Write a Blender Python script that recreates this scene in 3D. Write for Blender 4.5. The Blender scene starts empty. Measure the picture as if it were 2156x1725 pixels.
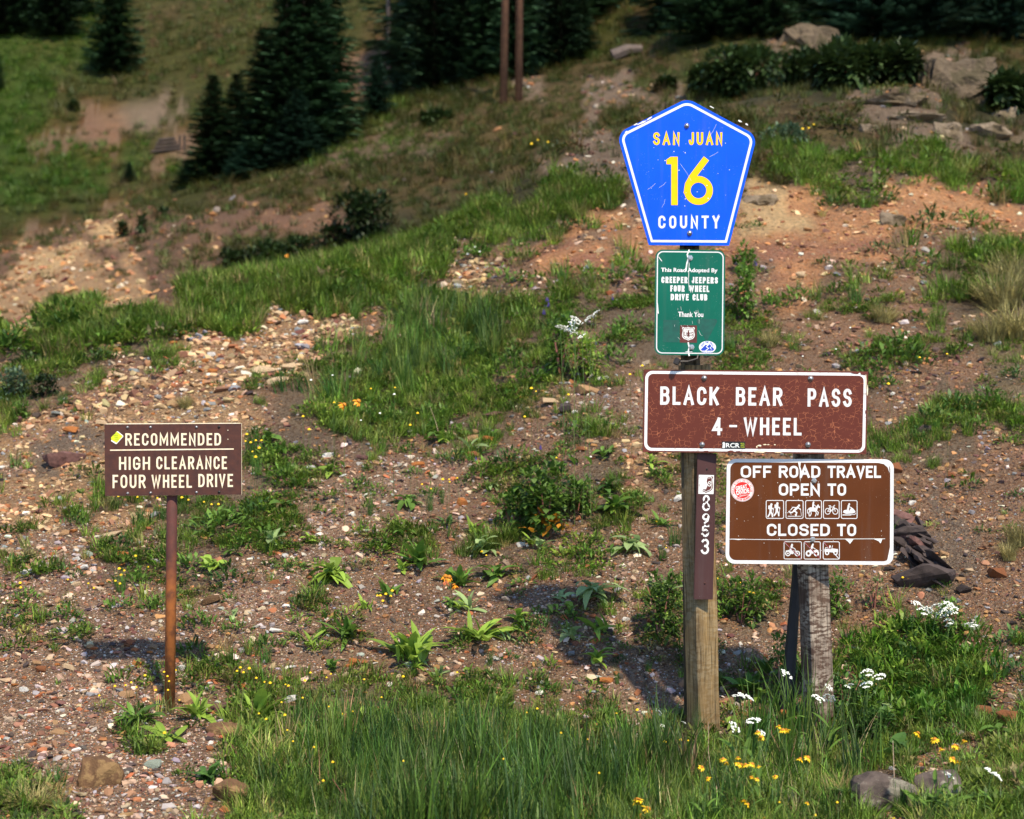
import bpy, math, random
import numpy as np
from mathutils import Vector, Euler
from mathutils.bvhtree import BVHTree

random.seed(7)
RNG = np.random.default_rng(11)
SC = bpy.context.scene
COL = SC.collection

# ------------------------------------------------------------------ camera, sky, sun, exposure
CAMZ = 1.5
FPX = 1024 * 60 / 36.0
cd = bpy.data.cameras.new('camera')
cd.lens = 60; cd.sensor_width = 36; cd.clip_start = 0.1; cd.clip_end = 2000
cd.dof.use_dof = True; cd.dof.focus_distance = 7.5; cd.dof.aperture_fstop = 3.3
cam = bpy.data.objects.new('camera', cd); COL.objects.link(cam)
cam.location = (0, 0, CAMZ); cam.rotation_euler = (math.radians(90), 0, 0)
SC.camera = cam

SUN = Vector((0.28, -0.66, 1.0)).normalized()
w = bpy.data.worlds.new('World'); SC.world = w; w.use_nodes = True
wn = w.node_tree.nodes; wl = w.node_tree.links
sky = wn.new('ShaderNodeTexSky'); sky.sky_type = 'NISHITA'; sky.sun_disc = False
sky.sun_elevation = math.asin(SUN.z); sky.sun_rotation = math.atan2(SUN.x, SUN.y)
sky.altitude = 3000
wl.new(sky.outputs[0], wn['Background'].inputs[0]); wn['Background'].inputs[1].default_value = 0.15
sd = bpy.data.lights.new('sun', 'SUN'); sd.energy = 3.7; sd.angle = math.radians(2.0); sd.color = (1, 0.88, 0.69)
so = bpy.data.objects.new('sun', sd); COL.objects.link(so)
so.rotation_euler = SUN.to_track_quat('Z', 'Y').to_euler(); so.location = (5, -5, 20)
SC.view_settings.view_transform = 'Standard'; SC.view_settings.look = 'None'
SC.view_settings.gamma = 1; SC.view_settings.use_curve_mapping = False
SC.view_settings.exposure = 0.88
SC.render.engine = 'CYCLES'
SC.cycles.max_bounces = 5; SC.cycles.diffuse_bounces = 3; SC.cycles.glossy_bounces = 2; SC.cycles.transmission_bounces = 3

# ------------------------------------------------------------------ general helpers
PX = 1024 / 2156.0          # all layout numbers are in pixels of a 2156 px wide view
def world_at(U, V, y):
    return Vector(((U * PX - 512) / FPX * y, y, CAMZ - (V * PX - 409.5) / FPX * y))
S74 = PX / FPX * 7.4        # metres per layout pixel at the signs

def tag(o, label=None, cat=None, group=None, kind=None):
    if label: o['label'] = label
    if cat: o['category'] = cat
    if group: o['group'] = group
    if kind: o['kind'] = kind
    return o

def link(o, parent=None):
    COL.objects.link(o)
    if parent is not None: o.parent = parent
    return o

def empty(name, loc=(0, 0, 0), rot=(0, 0, 0)):
    o = bpy.data.objects.new(name, None); o.empty_display_size = .05
    o.location = loc; o.rotation_euler = rot
    return link(o)

class MB:
    """collects polygons, then links them as one mesh object"""
    def __init__(s): s.v = []; s.f = []; s.m = []; s.c = []
    def poly(s, pts, mi=0, tint=None):
        n = len(s.v); s.v += [tuple(p) for p in pts]; s.f.append(tuple(range(n, n + len(pts)))); s.m.append(mi)
        s.c += [tint if tint is not None else 1.0] * len(pts)
    def mesh(s, verts, faces, mi=0, tint=None):
        n = len(s.v); s.v += [tuple(p) for p in verts]
        s.f += [tuple(i + n for i in f) for f in faces]; s.m += [mi] * len(faces)
        s.c += [tint if tint is not None else 1.0] * len(verts)
    def prism(s, outline, y0, y1, mi=0):
        """outline (x,z) counter-clockwise seen from -Y; front at y0 (nearer the viewer), back at y1"""
        k = len(outline)
        V = [(x, y0, z) for x, z in outline] + [(x, y1, z) for x, z in outline]
        F = [tuple(range(k)), tuple(range(2 * k - 1, k - 1, -1))] + [(i, i + k, (i + 1) % k + k, (i + 1) % k) for i in range(k)]
        s.mesh(V, F, mi)
    def tube(s, pts, r, n=6, mi=0, tint=None, cap=True):
        pts = [Vector(p) for p in pts]; R = r if isinstance(r, (list, tuple)) else [r] * len(pts)
        V = []; F = []
        for i, p in enumerate(pts):
            d = (pts[min(i + 1, len(pts) - 1)] - pts[max(i - 1, 0)]).normalized()
            a = d.orthogonal().normalized() if i == 0 else (a - d * a.dot(d)).normalized()
            b = d.cross(a)
            for k in range(n):
                t = 2 * math.pi * k / n
                V.append(p + (a * math.cos(t) + b * math.sin(t)) * R[i])
        for i in range(len(pts) - 1):
            for k in range(n):
                F.append((i * n + k, i * n + (k + 1) % n, (i + 1) * n + (k + 1) % n, (i + 1) * n + k))
        if cap: F += [tuple(range(n - 1, -1, -1)), tuple(range((len(pts) - 1) * n, len(pts) * n))]
        s.mesh(V, F, mi, tint)
    def data(s, name, mats, smooth=False):
        me = bpy.data.meshes.new(name); me.from_pydata(s.v, [], s.f)
        for m in (mats if isinstance(mats, (list, tuple)) else [mats]): me.materials.append(m)
        if any(s.m): me.polygons.foreach_set('material_index', s.m)
        if 1:
            a = me.attributes.new('tint', 'FLOAT', 'POINT'); a.data.foreach_set('value', np.array(s.c, dtype=np.float32))
        if smooth: me.polygons.foreach_set('use_smooth', [True] * len(me.polygons))
        me.update()
        return me
    def build(s, name, mats, parent=None, smooth=False, loc=None):
        o = bpy.data.objects.new(name, s.data(name, mats, smooth))
        if loc is not None: o.location = loc
        return link(o, parent)

def pchip(x, Y, xq):
    x = np.asarray(x, float); Y = np.asarray(Y, float); xq = np.asarray(xq, float)
    h = np.diff(x)[:, None]; Y2 = Y.reshape(len(x), -1); d = np.diff(Y2, axis=0) / h
    m = np.zeros_like(Y2); m[0] = d[0]; m[-1] = d[-1]
    a, b = d[:-1], d[1:]; ok = a * b > 0
    w1 = 2 * h[1:] + h[:-1]; w2 = h[1:] + 2 * h[:-1]
    with np.errstate(divide='ignore', invalid='ignore'):
        hm = (w1 + w2) / (w1 / a + w2 / b)
    m[1:-1] = np.where(ok, hm, 0)
    i = np.clip(np.searchsorted(x, xq, side='right') - 1, 0, len(x) - 2)
    t = ((xq - x[i]) / (x[i + 1] - x[i]))[:, None]; hh = h[i]
    r = (2*t**3 - 3*t**2 + 1) * Y2[i] + (t**3 - 2*t**2 + t) * hh * m[i] + (-2*t**3 + 3*t**2) * Y2[i + 1] + (t**3 - t**2) * hh * m[i + 1]
    return r.reshape((len(xq),) + Y.shape[1:])

_tab = np.random.default_rng(5).random((256, 256)).astype(np.float64)
def vnoise(x, y, seed=0):
    x = np.asarray(x) + seed * 17.37; y = np.asarray(y) + seed * 9.71
    xi = np.floor(x).astype(int); yi = np.floor(y).astype(int); fx = x - xi; fy = y - yi
    fx = fx * fx * (3 - 2 * fx); fy = fy * fy * (3 - 2 * fy)
    g = lambda a, b: _tab[a & 255, b & 255]
    return ((g(xi, yi) * (1 - fx) + g(xi + 1, yi) * fx) * (1 - fy) + (g(xi, yi + 1) * (1 - fx) + g(xi + 1, yi + 1) * fx) * fy) * 2 - 1
def fbm(x, y, s, o=3, seed=0):
    r = 0; a = 1; t = 0
    for k in range(o):
        r = r + a * vnoise(x / s * 2**k, y / s * 2**k, seed + k * 3); t += a; a *= .5
    return r / t

# ------------------------------------------------------------------ materials
def new_mat(name):
    m = bpy.data.materials.new(name); m.use_nodes = True
    return m, m.node_tree.nodes, m.node_tree.links, m.node_tree.nodes['Principled BSDF']
def nd(n, t, **k):
    o = n.new(t)
    for a, b in k.items(): setattr(o, a, b)
    return o
def mixc(n, l, fac, a, b, mode='MIX'):
    x = nd(n, 'ShaderNodeMix', data_type='RGBA', blend_type=mode)
    for s, v in ((0, fac), (6, a), (7, b)):
        if hasattr(v, 'links'): l.new(v, x.inputs[s])
        elif s == 0: x.inputs[0].default_value = v
        else: x.inputs[s].default_value = (*v, 1)
    return x.outputs[2]
def ramp(n, l, src, stops):
    r = nd(n, 'ShaderNodeValToRGB'); e = r.color_ramp.elements
    while len(e) < len(stops): e.new(.5)
    for q, (p, c) in zip(e, stops):
        q.position = p; q.color = (c, c, c, 1) if not isinstance(c, tuple) else (*c, 1)
    l.new(src, r.inputs[0]); return r.outputs[0]
def noise(n, l, scale, detail=4, coord=None, rough=.55, kind='ShaderNodeTexNoise'):
    t = nd(n, kind); t.inputs['Scale'].default_value = scale
    if 'Detail' in t.inputs: t.inputs['Detail'].default_value = detail; t.inputs['Roughness'].default_value = rough
    if coord is not None: l.new(coord, t.inputs['Vector'])
    return t
def simple(name, c1, c2=None, scale=8, rough=.6, bump=0.0, metal=0, stretch=None, spec=.4, bscale=None, lo=.35, hi=.65):
    m, n, l, p = new_mat(name); c2 = c2 or tuple(x * .75 for x in c1)
    tc = nd(n, 'ShaderNodeTexCoord').outputs['Object']
    if stretch:
        mp = nd(n, 'ShaderNodeMapping'); mp.inputs['Scale'].default_value = stretch; l.new(tc, mp.inputs[0]); tc = mp.outputs[0]
    t = noise(n, l, scale, 5, tc)
    l.new(mixc(n, l, ramp(n, l, t.outputs['Fac'], [(lo, 0.), (hi, 1.)]), c1, c2), p.inputs['Base Color'])
    p.inputs['Roughness'].default_value = rough; p.inputs['Metallic'].default_value = metal; p.inputs['Specular IOR Level'].default_value = spec
    if bump:
        b = nd(n, 'ShaderNodeBump'); b.inputs['Strength'].default_value = 1; b.inputs['Distance'].default_value = bump
        t2 = noise(n, l, bscale or scale * 3, 4, tc); l.new(t2.outputs['Fac'], b.inputs['Height']); l.new(b.outputs[0], p.inputs['Normal'])
    return m
def leafmat(name, col, var=.35, trans=.3, rough=.5, inst=False, hue2=None):
    m, n, l, p = new_mat(name)
    tint = nd(n, 'ShaderNodeAttribute', attribute_name='tint')
    if inst:
        base = nd(n, 'ShaderNodeAttribute', attribute_name='col', attribute_type='INSTANCER').outputs['Color']
    else:
        oi = nd(n, 'ShaderNodeObjectInfo')
        base = mixc(n, l, oi.outputs['Random'], tuple(c * (1 - var) for c in col), hue2 or tuple(c * (1 + var) for c in col))
    g = nd(n, 'ShaderNodeCombineColor')
    for i in range(3): l.new(tint.outputs['Fac'], g.inputs[i])
    c = mixc(n, l, 1.0, base, g.outputs[0], 'MULTIPLY')
    l.new(c, p.inputs['Base Color']); p.inputs['Roughness'].default_value = rough; p.inputs['Specular IOR Level'].default_value = .3
    tr = nd(n, 'ShaderNodeBsdfTranslucent'); l.new(c, tr.inputs['Color'])
    mx = nd(n, 'ShaderNodeMixShader'); mx.inputs[0].default_value = trans
    l.new(p.outputs[0], mx.inputs[1]); l.new(tr.outputs[0], mx.inputs[2]); l.new(mx.outputs[0], n['Material Output'].inputs['Surface'])
    return m

# ------------------------------------------------------------------ the ground: one sheet through measured ridge lines
UC = np.array([-300, 0, 150, 300, 450, 600, 750, 900, 1024, 1350], float)
def curve_px(v, y):
    y = np.broadcast_to(np.asarray(y, float), UC.shape); v = np.asarray(v, float)
    return np.stack([(UC - 512) / FPX * y, y, CAMZ - (v - 409.5) / FPX * y], 1)
def curve_z(z, y, xs=None):
    y = np.broadcast_to(np.asarray(y, float), UC.shape); z = np.broadcast_to(np.asarray(z, float), UC.shape)
    return np.stack([(UC - 512) / FPX * (y if xs is None else xs), y, z], 1)
k0 = curve_z(-.6, -60, 40); k0b = curve_z(-.15, -3, 7); k1 = curve_z(-.08, 2.5, 6.2)
k2 = curve_px([812, 806, 808, 814, 818, 820, 820, 816, 806, 790], 6.1)
k3 = curve_px([700, 702, 704, 716, 734, 738, 736, 726, 700, 680], 7.4)
kc = curve_px([392, 328, 293, 264, 227, 138, 106, 90, 112, 90], [14, 15, 15.5, 16, 17, 19, 21, 22, 22, 23])
def between(a, b, fy, fz): 
    r = a * (1 - fy) + b * fy; r[:, 2] = a[:, 2] * (1 - fz) + b[:, 2] * fz
    r[:, 0] = (UC - 512) / FPX * r[:, 1]; return r
k4 = between(k3, kc, .12, .12); k4[7:, 2] += .05
k5 = between(k3, kc, .35, .37)
k6 = between(k3, kc, .68, .72)
k8 = curve_z(kc[:, 2] + np.array([-.9, -.9, -.9, -.9, -.7, -.4, -.2, -.2, -.3, -.3]), kc[:, 1] + 3.5)
kb = curve_px([300, 252, 196, 138, 88, 54, 30, 30, 40, 40], [38, 38, 40, 42, 44, 44, 42, 42, 42, 42])
k9 = between(k8, kb, .12, .08); k10 = between(k8, kb, .55, .55)
kd = curve_z(kb[:, 2] - np.array([2, 2, 2, 1.5, 1, .6, .3, .2, .2, .2]), kb[:, 1] + 5)
ke = curve_z(kd[:, 2] + .5, kd[:, 1] + 6)
kf = curve_z(np.array([40, 40, 40, 41, 42, 43, 44, 44, 44, 44]), 125)
kg = curve_z(100, 240); kh = curve_z(170, 420)
CURVES = [k0, k0b, k1, k2, k3, k4, k5, k6, kc, k8, k9, k10, kb, kd, ke, kf, kg, kh]
G = []
for k in CURVES:
    dl = [-300, -60, -15]; L = [(k[0, 0] + d, k[0, 1], k[0, 2] + d * .004) for d in dl]
    dr = [15, 60, 300]; R_ = [(k[-1, 0] + d, k[-1, 1], k[-1, 2] + d * (.08 if k[-1, 1] > 5 else 0)) for d in dr]
    G.append(np.vstack([L, k, R_]))
G = np.array(G)                                                    # curves x columns x 3
cpos = np.array([-3, -2, -1] + list(range(10)) + [10, 11, 12], float)
cq = np.concatenate([np.linspace(-3, 0, 24)[:-1], np.linspace(0, 9, 470), np.linspace(9, 12, 24)[1:]])
rows_per = [4, 8, 24, 44, 20, 66, 76, 64, 16, 10, 40, 44, 12, 10, 60, 14, 6]
rq = np.concatenate([np.linspace(i, i + 1, n, endpoint=False) for i, n in enumerate(rows_per)] + [[len(rows_per)]])
A = pchip(np.arange(len(CURVES)), G, rq)                           # rows x columns x 3
T = np.swapaxes(pchip(cpos, np.swapaxes(A, 0, 1), cq), 0, 1)       # rows x nu x 3
X, Y, Z = T[..., 0], T[..., 1], T[..., 2]
near = np.clip((Y - 5) / 2, 0, 1)
mid = np.clip((Y - 22) / 10, 0, 1)
Z = Z + near * (.045 * fbm(X, Y, 1.1, 3, 1) + .020 * fbm(X, Y, .28, 3, 2)) * (1 - .5 * mid) + .10 * np.clip((Y - 8) / 4, 0, 1) * fbm(X, Y, 2.6, 3, 4)
Z = Z + mid * (.15 * fbm(X, Y, 3.0, 4, 6) + .7 * np.clip((Y - 50) / 40, 0, 1) * fbm(X, Y, 14, 3, 7))
T = np.stack([X, Y, Z], -1)

CLASSMAP = """
MMMMMmmmmmmmmmmmmmmmmmmmmmmmmmmmmmmmmmmm
MMMMMmmmmmmmmmmmmmmmmmmmmmmmmmkkmmmmmmmm
MMMMmmmmmmmmmppmmmmmffffffmfdddddddkkkff
MMmmmmmmmmmmmppmffffkffkkfkddddddkkkkddd
MMmppkkmmmmmmmmggffffffkfkkfffffffkkkddd
MppppmmppmmmmgggggfffffkkkkkkfgffffkkkfF
MMMMMMpMMmmmgggffffffkkkkkkkfffgggggggff
MMMMmmmmfffffffffffddGGGkkkkkccogggoooog
mmmmpppppppppdddGGGGGGGohoohoccooooooooog
mpppcppppdddpGGGGGGGggohooohooooooohhhgg
pcccpcpppGGGGGGGGhghhooohoooohoohhhhgggg
ccccccpGGGGGGGgghtthhhghhgghhhhohhhhgggg
ccGGGGGGGGhttthhGGGGgggggggggghhhheeghgg
ggGGgghttttttggGGGGGgghgggggggheeehhghxx
hgghtttttttthgGGGGGggghghhhhhheeegeheeex
gghttttttthggGGGGgggghrrrreeeeeeeeeegggx
httttttttthggGGGGggghhghrrteeeeeegeggggg
tkkkttttthggghghhhgghhhgtthteeeeegggggee
rkttttttthgghthrrrrhggggthhhheeeeeeeeeee
ttttgggggghhrrrrhrrhggggghhhgeeeeeeekeee
tthhtthggghhrrrhrhhhgggghhhgheeeeeeekkee
hrrhhghgghhrrrrhhhgghhhhrhhhheeeeeekkkee
rrrhghggghrrrrhhhhghghhhrrghheeeeeekkkee
rhrrhhhhrrrhhhrhhhhhhrhhrhgghghhheeekeee
rhrhrrhhhhrrhhhhhhhhhrrrhggggghhheeggeeg
rrhrrrrhhrhrrhhhhhhrrhhrrhhhrrrrhhggghhg
rhrrrrrhhhhhhhhhhhhhhhrrrrrrrrrhhhggggeh
hrrrhhhhhgghgggggggghhhhrrrghgghggggggeh
rrrrhghrrggggGGGGGGGGGGgghGGgGGgggggghgg
rrrrrrhrrgGGGGGGGGGGGGGGGGGGGGGGgggghhgg
ggrerrrhrgGGGGGGGGGGGGGGGGGGGGGGGgkkhggg
gggrrrrhhGGGGGGGGGGGGGGGGGGGGGGGGgkkgggg
""".split()
CLS = 'MmfgGdcptoreckhxF'
SOIL = dict(M=(.040, .068, .008), m=(.056, .056, .014), f=(.10, .072, .030), F=(.10, .072, .030), g=(.095, .060, .030), G=(.045, .05, .018), d=(.05, .045, .02),
            c=(.66, .43, .19), p=(.19, .072, .026), t=(.40, .215, .092), o=(.58, .24, .085), r=(.27, .155, .092), e=(.24, .112, .052), k=(.15, .105, .07),
            h=(.21, .105, .050), x=(.14, .10, .04))
def classes(x, y, z, jit=.6):
    yy = np.maximum(y, .5)
    U = (x / yy * FPX + 512) / PX; V = (409.5 - (z - CAMZ) / yy * FPX) / PX
    cu = U / 53.9 + jit * (1.5 * fbm(U, V, 95, 2, 21) + 1.0 * fbm(U, V, 26, 3, 22)); cv = V / 53.9 + jit * (1.2 * fbm(U, V, 95, 2, 23) + .8 * fbm(U, V, 22, 3, 24))
    a = np.array([[ord(c) for c in r.ljust(40, 'h')[:40]] for r in CLASSMAP])
    out = a[np.clip(cv.astype(int), 0, 31), np.clip(cu.astype(int), 0, 39)]
    out = np.where((y < 5.4), ord('h'), out)
    return out, U, V
cls, PU, PV = classes(X, Y, Z)
nr, nc = X.shape
soil = np.zeros((nr, nc, 4), np.float32); soil[..., 3] = 1
for ch, c in SOIL.items(): soil[cls == ord(ch), :3] = np.array(c) * (.92 if ch in 'treohgkxp' else 1)
# ochre and purple streaks in the bare soil
st = fbm(X + Y * .3, Y * 2.2, 1.3, 3, 31)
bare = np.isin(cls, [ord(c) for c in 'top'])
cut = np.isin(cls, [ord(c) for c in 'pc']) & (fbm(X, Y * .6, 2.2, 4, 35) > .1)
soil[..., :3] = np.where(cut[..., None], soil[..., :3] * np.array([.62, .55, .55]), soil[..., :3])
mead = np.isin(cls, [ord(c) for c in 'Mmf']) & (fbm(X, Y * .5, 4.5, 4, 37) > .18)
soil[..., :3] = np.where(mead[..., None], soil[..., :3] * np.array([1.5, .95, 1.6]), soil[..., :3])
soil[..., :3] = np.where((bare & (st > .25))[..., None], soil[..., :3] * np.array([.68, .55, .75]), soil[..., :3])
soil[..., :3] = np.where((bare & (st < -.3))[..., None], np.minimum(soil[..., :3] * np.array([1.15, 1.25, 1.3]), .62), soil[..., :3])
for _ in range(2):
    for ax in (0, 1):
        soil[..., :3] = .5 * soil[..., :3] + .25 * np.roll(soil[..., :3], 1, ax) + .25 * np.roll(soil[..., :3], -1, ax)
covered = np.isin(cls, [ord(c) for c in 'MmGfd']).astype(np.float32)

def ground_material():
    m, n, l, p = new_mat('ground')
    tc = nd(n, 'ShaderNodeTexCoord').outputs['Object']
    a = nd(n, 'ShaderNodeAttribute', attribute_name='soil').outputs['Color']
    big = noise(n, l, 1.7, 6, tc); fine = noise(n, l, 26, 5, tc); 
    v1 = noise(n, l, 62, coord=tc, kind='ShaderNodeTexVoronoi'); v2 = noise(n, l, 150, coord=tc, kind='ShaderNodeTexVoronoi')
    c = mixc(n, l, 1, a, ramp(n, l, big.outputs['Fac'], [(.3, .68), (.7, 1.25)]), 'MULTIPLY')
    c = mixc(n, l, 1, c, ramp(n, l, fine.outputs['Fac'], [(.3, .55), (.68, 1.35)]), 'MULTIPLY')
    g = nd(n, 'ShaderNodeSeparateColor'); l.new(v1.outputs['Color'], g.inputs[0])
    peb = ramp(n, l, g.outputs[0], [(0., (.05, .035, .03)), (.35, (.19, .075, .03)), (.6, (.22, .13, .07)), (.85, (.13, .11, .10)), (1., (.36, .27, .19))])
    cov = nd(n, 'ShaderNodeAttribute', attribute_name='cover').outputs['Fac']
    mk = ramp(n, l, g.outputs[1], [(.45, 0.), (.5, .38)])
    inv = nd(n, 'ShaderNodeMath', operation='SUBTRACT'); inv.inputs[0].default_value = 1; l.new(cov, inv.inputs[1])
    mm = nd(n, 'ShaderNodeMath', operation='MULTIPLY'); l.new(mk, mm.inputs[0]); l.new(inv.outputs[0], mm.inputs[1])
    c = mixc(n, l, mm.outputs[0], c, peb)
    g2 = nd(n, 'ShaderNodeSeparateColor'); l.new(v2.outputs['Color'], g2.inputs[0])
    c = mixc(n, l, 1, c, ramp(n, l, g2.outputs[0], [(0, .6), (1., 1.3)]), 'MULTIPLY')
    l.new(c, p.inputs['Base Color']); p.inputs['Roughness'].default_value = .95; p.inputs['Specular IOR Level'].default_value = .15
    h = nd(n, 'ShaderNodeMath', operation='ADD'); l.new(fine.outputs['Fac'], h.inputs[0]); l.new(v1.outputs['Distance'], h.inputs[1])
    b = nd(n, 'ShaderNodeBump'); b.inputs['Strength'].default_value = 1; b.inputs['Distance'].default_value = .03
    l.new(h.outputs[0], b.inputs['Height']); l.new(b.outputs[0], p.inputs['Normal'])
    return m
idx = np.arange(nr * nc).reshape(nr, nc)
quads = np.stack([idx[:-1, :-1], idx[:-1, 1:], idx[1:, 1:], idx[1:, :-1]], -1).reshape(-1, 4)
me = bpy.data.meshes.new('hillside')
me.vertices.add(nr * nc); me.vertices.foreach_set('co', T.reshape(-1).astype(np.float32))
me.loops.add(len(quads) * 4); me.loops.foreach_set('vertex_index', quads.reshape(-1).astype(np.int32))
me.polygons.add(len(quads)); me.polygons.foreach_set('loop_start', np.arange(0, len(quads) * 4, 4, dtype=np.int32))
me.update(calc_edges=True)
me.polygons.foreach_set('use_smooth', [True] * len(quads))
at = me.attributes.new('soil', 'FLOAT_COLOR', 'POINT'); at.data.foreach_set('color', soil.reshape(-1))
at = me.attributes.new('cover', 'FLOAT', 'POINT'); at.data.foreach_set('value', covered.reshape(-1))
me.materials.append(ground_material())
ground = link(bpy.data.objects.new('hillside_ground', me)); tag(ground, 'dry stony hillside rising behind the signs', kind='structure')
BVH = BVHTree.FromPolygons(T.reshape(-1, 3).tolist(), quads.tolist())
def on_ground(U, V, lift=0.0):
    d = world_at(U, V, 1.0) - Vector((0, 0, CAMZ))
    p, nrm, _, _ = BVH.ray_cast(Vector((0, 0, CAMZ)), d.normalized(), 900)
    if p is None: p = Vector((0, 0, 0)); nrm = Vector((0, 0, 1))
    if nrm.z < 0: nrm = -nrm
    return p + Vector((0, 0, lift)), nrm
def drop(x, y):
    p, nrm, _, _ = BVH.ray_cast(Vector((x, y, 400)), Vector((0, 0, -1)), 900)
    return p if p is not None else Vector((x, y, 0))
def ppm(y): return FPX / PX / y        # layout pixels per metre at distance y
# ------------------------------------------------------------------ sign lettering: strokes of even width
def arc(cx, cy, rx, ry, a0, a1, n=10):
    return [(cx + rx * math.cos(math.radians(a0 + (a1 - a0) * i / n)), cy + ry * math.sin(math.radians(a0 + (a1 - a0) * i / n))) for i in range(n + 1)]
GL = {
 'A': [[(0, 0), (.5, 1), (1, 0)], [(.22, .32), (.78, .32)]],
 'B': [[(0, 0), (0, 1)], [(0, 1)] + arc(.55, .775, .4, .225, 90, -90) + [(0, .55)], [(0, .55)] + arc(.6, .275, .4, .275, 90, -90) + [(0, 0)]],
 'C': [arc(.5, .72, .5, .28, 5, 180) + arc(.5, .28, .5, .28, 180, 355)],
 'D': [[(0, 0), (0, 1)], [(0, 1)] + arc(.4, .66, .6, .34, 90, 0) + arc(.4, .34, .6, .34, 0, -90) + [(0, 0)]],
 'E': [[(1, 0), (0, 0), (0, 1), (1, 1)], [(0, .52), (.8, .52)]],
 'F': [[(0, 0), (0, 1), (1, 1)], [(0, .5), (.8, .5)]],
 'G': [arc(.5, .72, .5, .28, 5, 180) + arc(.5, .28, .5, .28, 180, 360) + [(1, .45), (.55, .45)]],
 'H': [[(0, 0), (0, 1)], [(1, 0), (1, 1)], [(0, .52), (1, .52)]],
 'I': [[(.5, 0), (.5, 1)]],
 'J': [[(1, 1), (1, .28)] + arc(.5, .28, .5, .28, 0, -180)],
 'K': [[(0, 0), (0, 1)], [(1, 1), (.05, .38)], [(.36, .56), (1, 0)]],
 'L': [[(0, 1), (0, 0), (1, 0)]],
 'M': [[(0, 0), (0, 1), (.5, .25), (1, 1), (1, 0)]],
 'N': [[(0, 0), (0, 1), (1, 0), (1, 1)]],
 'O': [arc(.5, .7, .5, .3, 0, 180) + arc(.5, .3, .5, .3, 180, 360) + [(1, .7)]],
 'P': [[(0, 0), (0, 1)], [(0, 1)] + arc(.6, .73, .4, .27, 90, -90) + [(0, .46)]],
 'R': [[(0, 0), (0, 1)], [(0, 1)] + arc(.6, .75, .4, .25, 90, -90) + [(0, .5)], [(.5, .5), (1, 0)]],
 'S': [arc(.5, .76, .48, .24, 15, 240) + arc(.5, .26, .5, .26, 60, -165)],
 'T': [[(0, 1), (1, 1)], [(.5, 0), (.5, 1)]],
 'U': [[(0, 1)] + arc(.5, .3, .5, .3, 180, 360) + [(1, 1)]],
 'V': [[(0, 1), (.5, 0), (1, 1)]],
 'W': [[(0, 1), (.25, 0), (.5, .9), (.75, 0), (1, 1)]],
 'Y': [[(0, 1), (.5, .48), (1, 1)], [(.5, .48), (.5, 0)]],
 '1': [[(.05, .9), (.75, 1), (.75, 0)]],
 '6': [[(.75, 1), (.25, .62), (.04, .38)], arc(.5, .31, .5, .31, 0, 360, 20)],
 '4': [[(1, .28), (0, .28), (.72, 1)], [(.72, 1), (.72, 0)]],
 '8': [arc(.5, .76, .42, .24, 0, 360, 18), arc(.5, .26, .5, .26, 0, 360, 18)],
 '9': [arc(.5, .7, .45, .3, 0, 360, 18), [(.95, .7), (.8, .25), (.4, 0)]],
 '5': [[(.95, 1), (.1, 1), (.06, .55)] + arc(.45, .32, .5, .3, 110, -160)],
 '3': [arc(.45, .76, .45, .24, 150, -80), arc(.45, .27, .5, .27, 85, -160)],
 '-': [[(0, .5), (1, .5)]],
}
WID = {'I': .25, 'M': 1.3, 'W': 1.45, 'E': .85, 'F': .82, 'L': .85, '1': .55, 'J': .8, 'A': 1.12}
def ribbon(mb, pts, t, y, mi=0, caps=True):
    P = [Vector((p[0], p[1])) for p in pts]; Q = [P[0]]
    for p in P[1:]:
        if (p - Q[-1]).length > 1e-6: Q.append(p)
    P = Q
    if len(P) < 2: return
    closed = (P[0] - P[-1]).length < 1e-5
    if closed: P = P[:-1]
    elif caps:
        P[0] = P[0] - (P[1] - P[0]).normalized() * t / 2; P[-1] = P[-1] + (P[-1] - P[-2]).normalized() * t / 2
    n = len(P); L = []; R = []
    for i in range(n):
        a = P[(i - 1) % n]; b = P[(i + 1) % n]
        d0 = (P[i] - a).normalized() if (closed or i > 0) else (b - P[i]).normalized()
        d1 = (b - P[i]).normalized() if (closed or i < n - 1) else d0
        m = d0 + d1; m = m.normalized() if m.length > 1e-4 else d0
        nn = Vector((-m.y, m.x)); c = max(.38, abs(nn.dot(Vector((-d0.y, d0.x)))))
        L.append(P[i] + nn * t / 2 / c); R.append(P[i] - nn * t / 2 / c)
    V = [(p.x, y, p.y) for p in L] + [(p.x, y, p.y) for p in R]
    F = []
    for i in range(n if closed else n - 1):
        j = (i + 1) % n; F.append((i, i + n, j + n, j))
    mb.mesh(V, F, mi)
YEPS = [0]
def letters(mb, text, x0, x1, ytop, ybot, thick, y, gap=.38, stencil=False, slant=0):
    """text set between x0..x1 and ytop..ybot (local coordinates, z up); thick is the stroke width"""
    h = ytop - ybot; ws = [WID.get(c, 1.0) if c != ' ' else 1.0 for c in text]
    tot = x1 - x0; n = len(text)
    # width unit: sum(w)*u + (n-1)*g*u = tot
    u = tot / (sum(ws) + (n - 1) * gap); x = x0
    for c, wd in zip(text, ws):
        cw = wd * u
        if c in GL:
            for k, st in enumerate(GL[c]):
                pts = [(x + thick / 2 + p[0] * (cw - thick) + slant * p[1], ybot + thick / 2 + p[1] * (h - thick)) for p in st]
                ribbon(mb, pts, thick, y - .00006 * k)
        x += cw + gap * u

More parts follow.
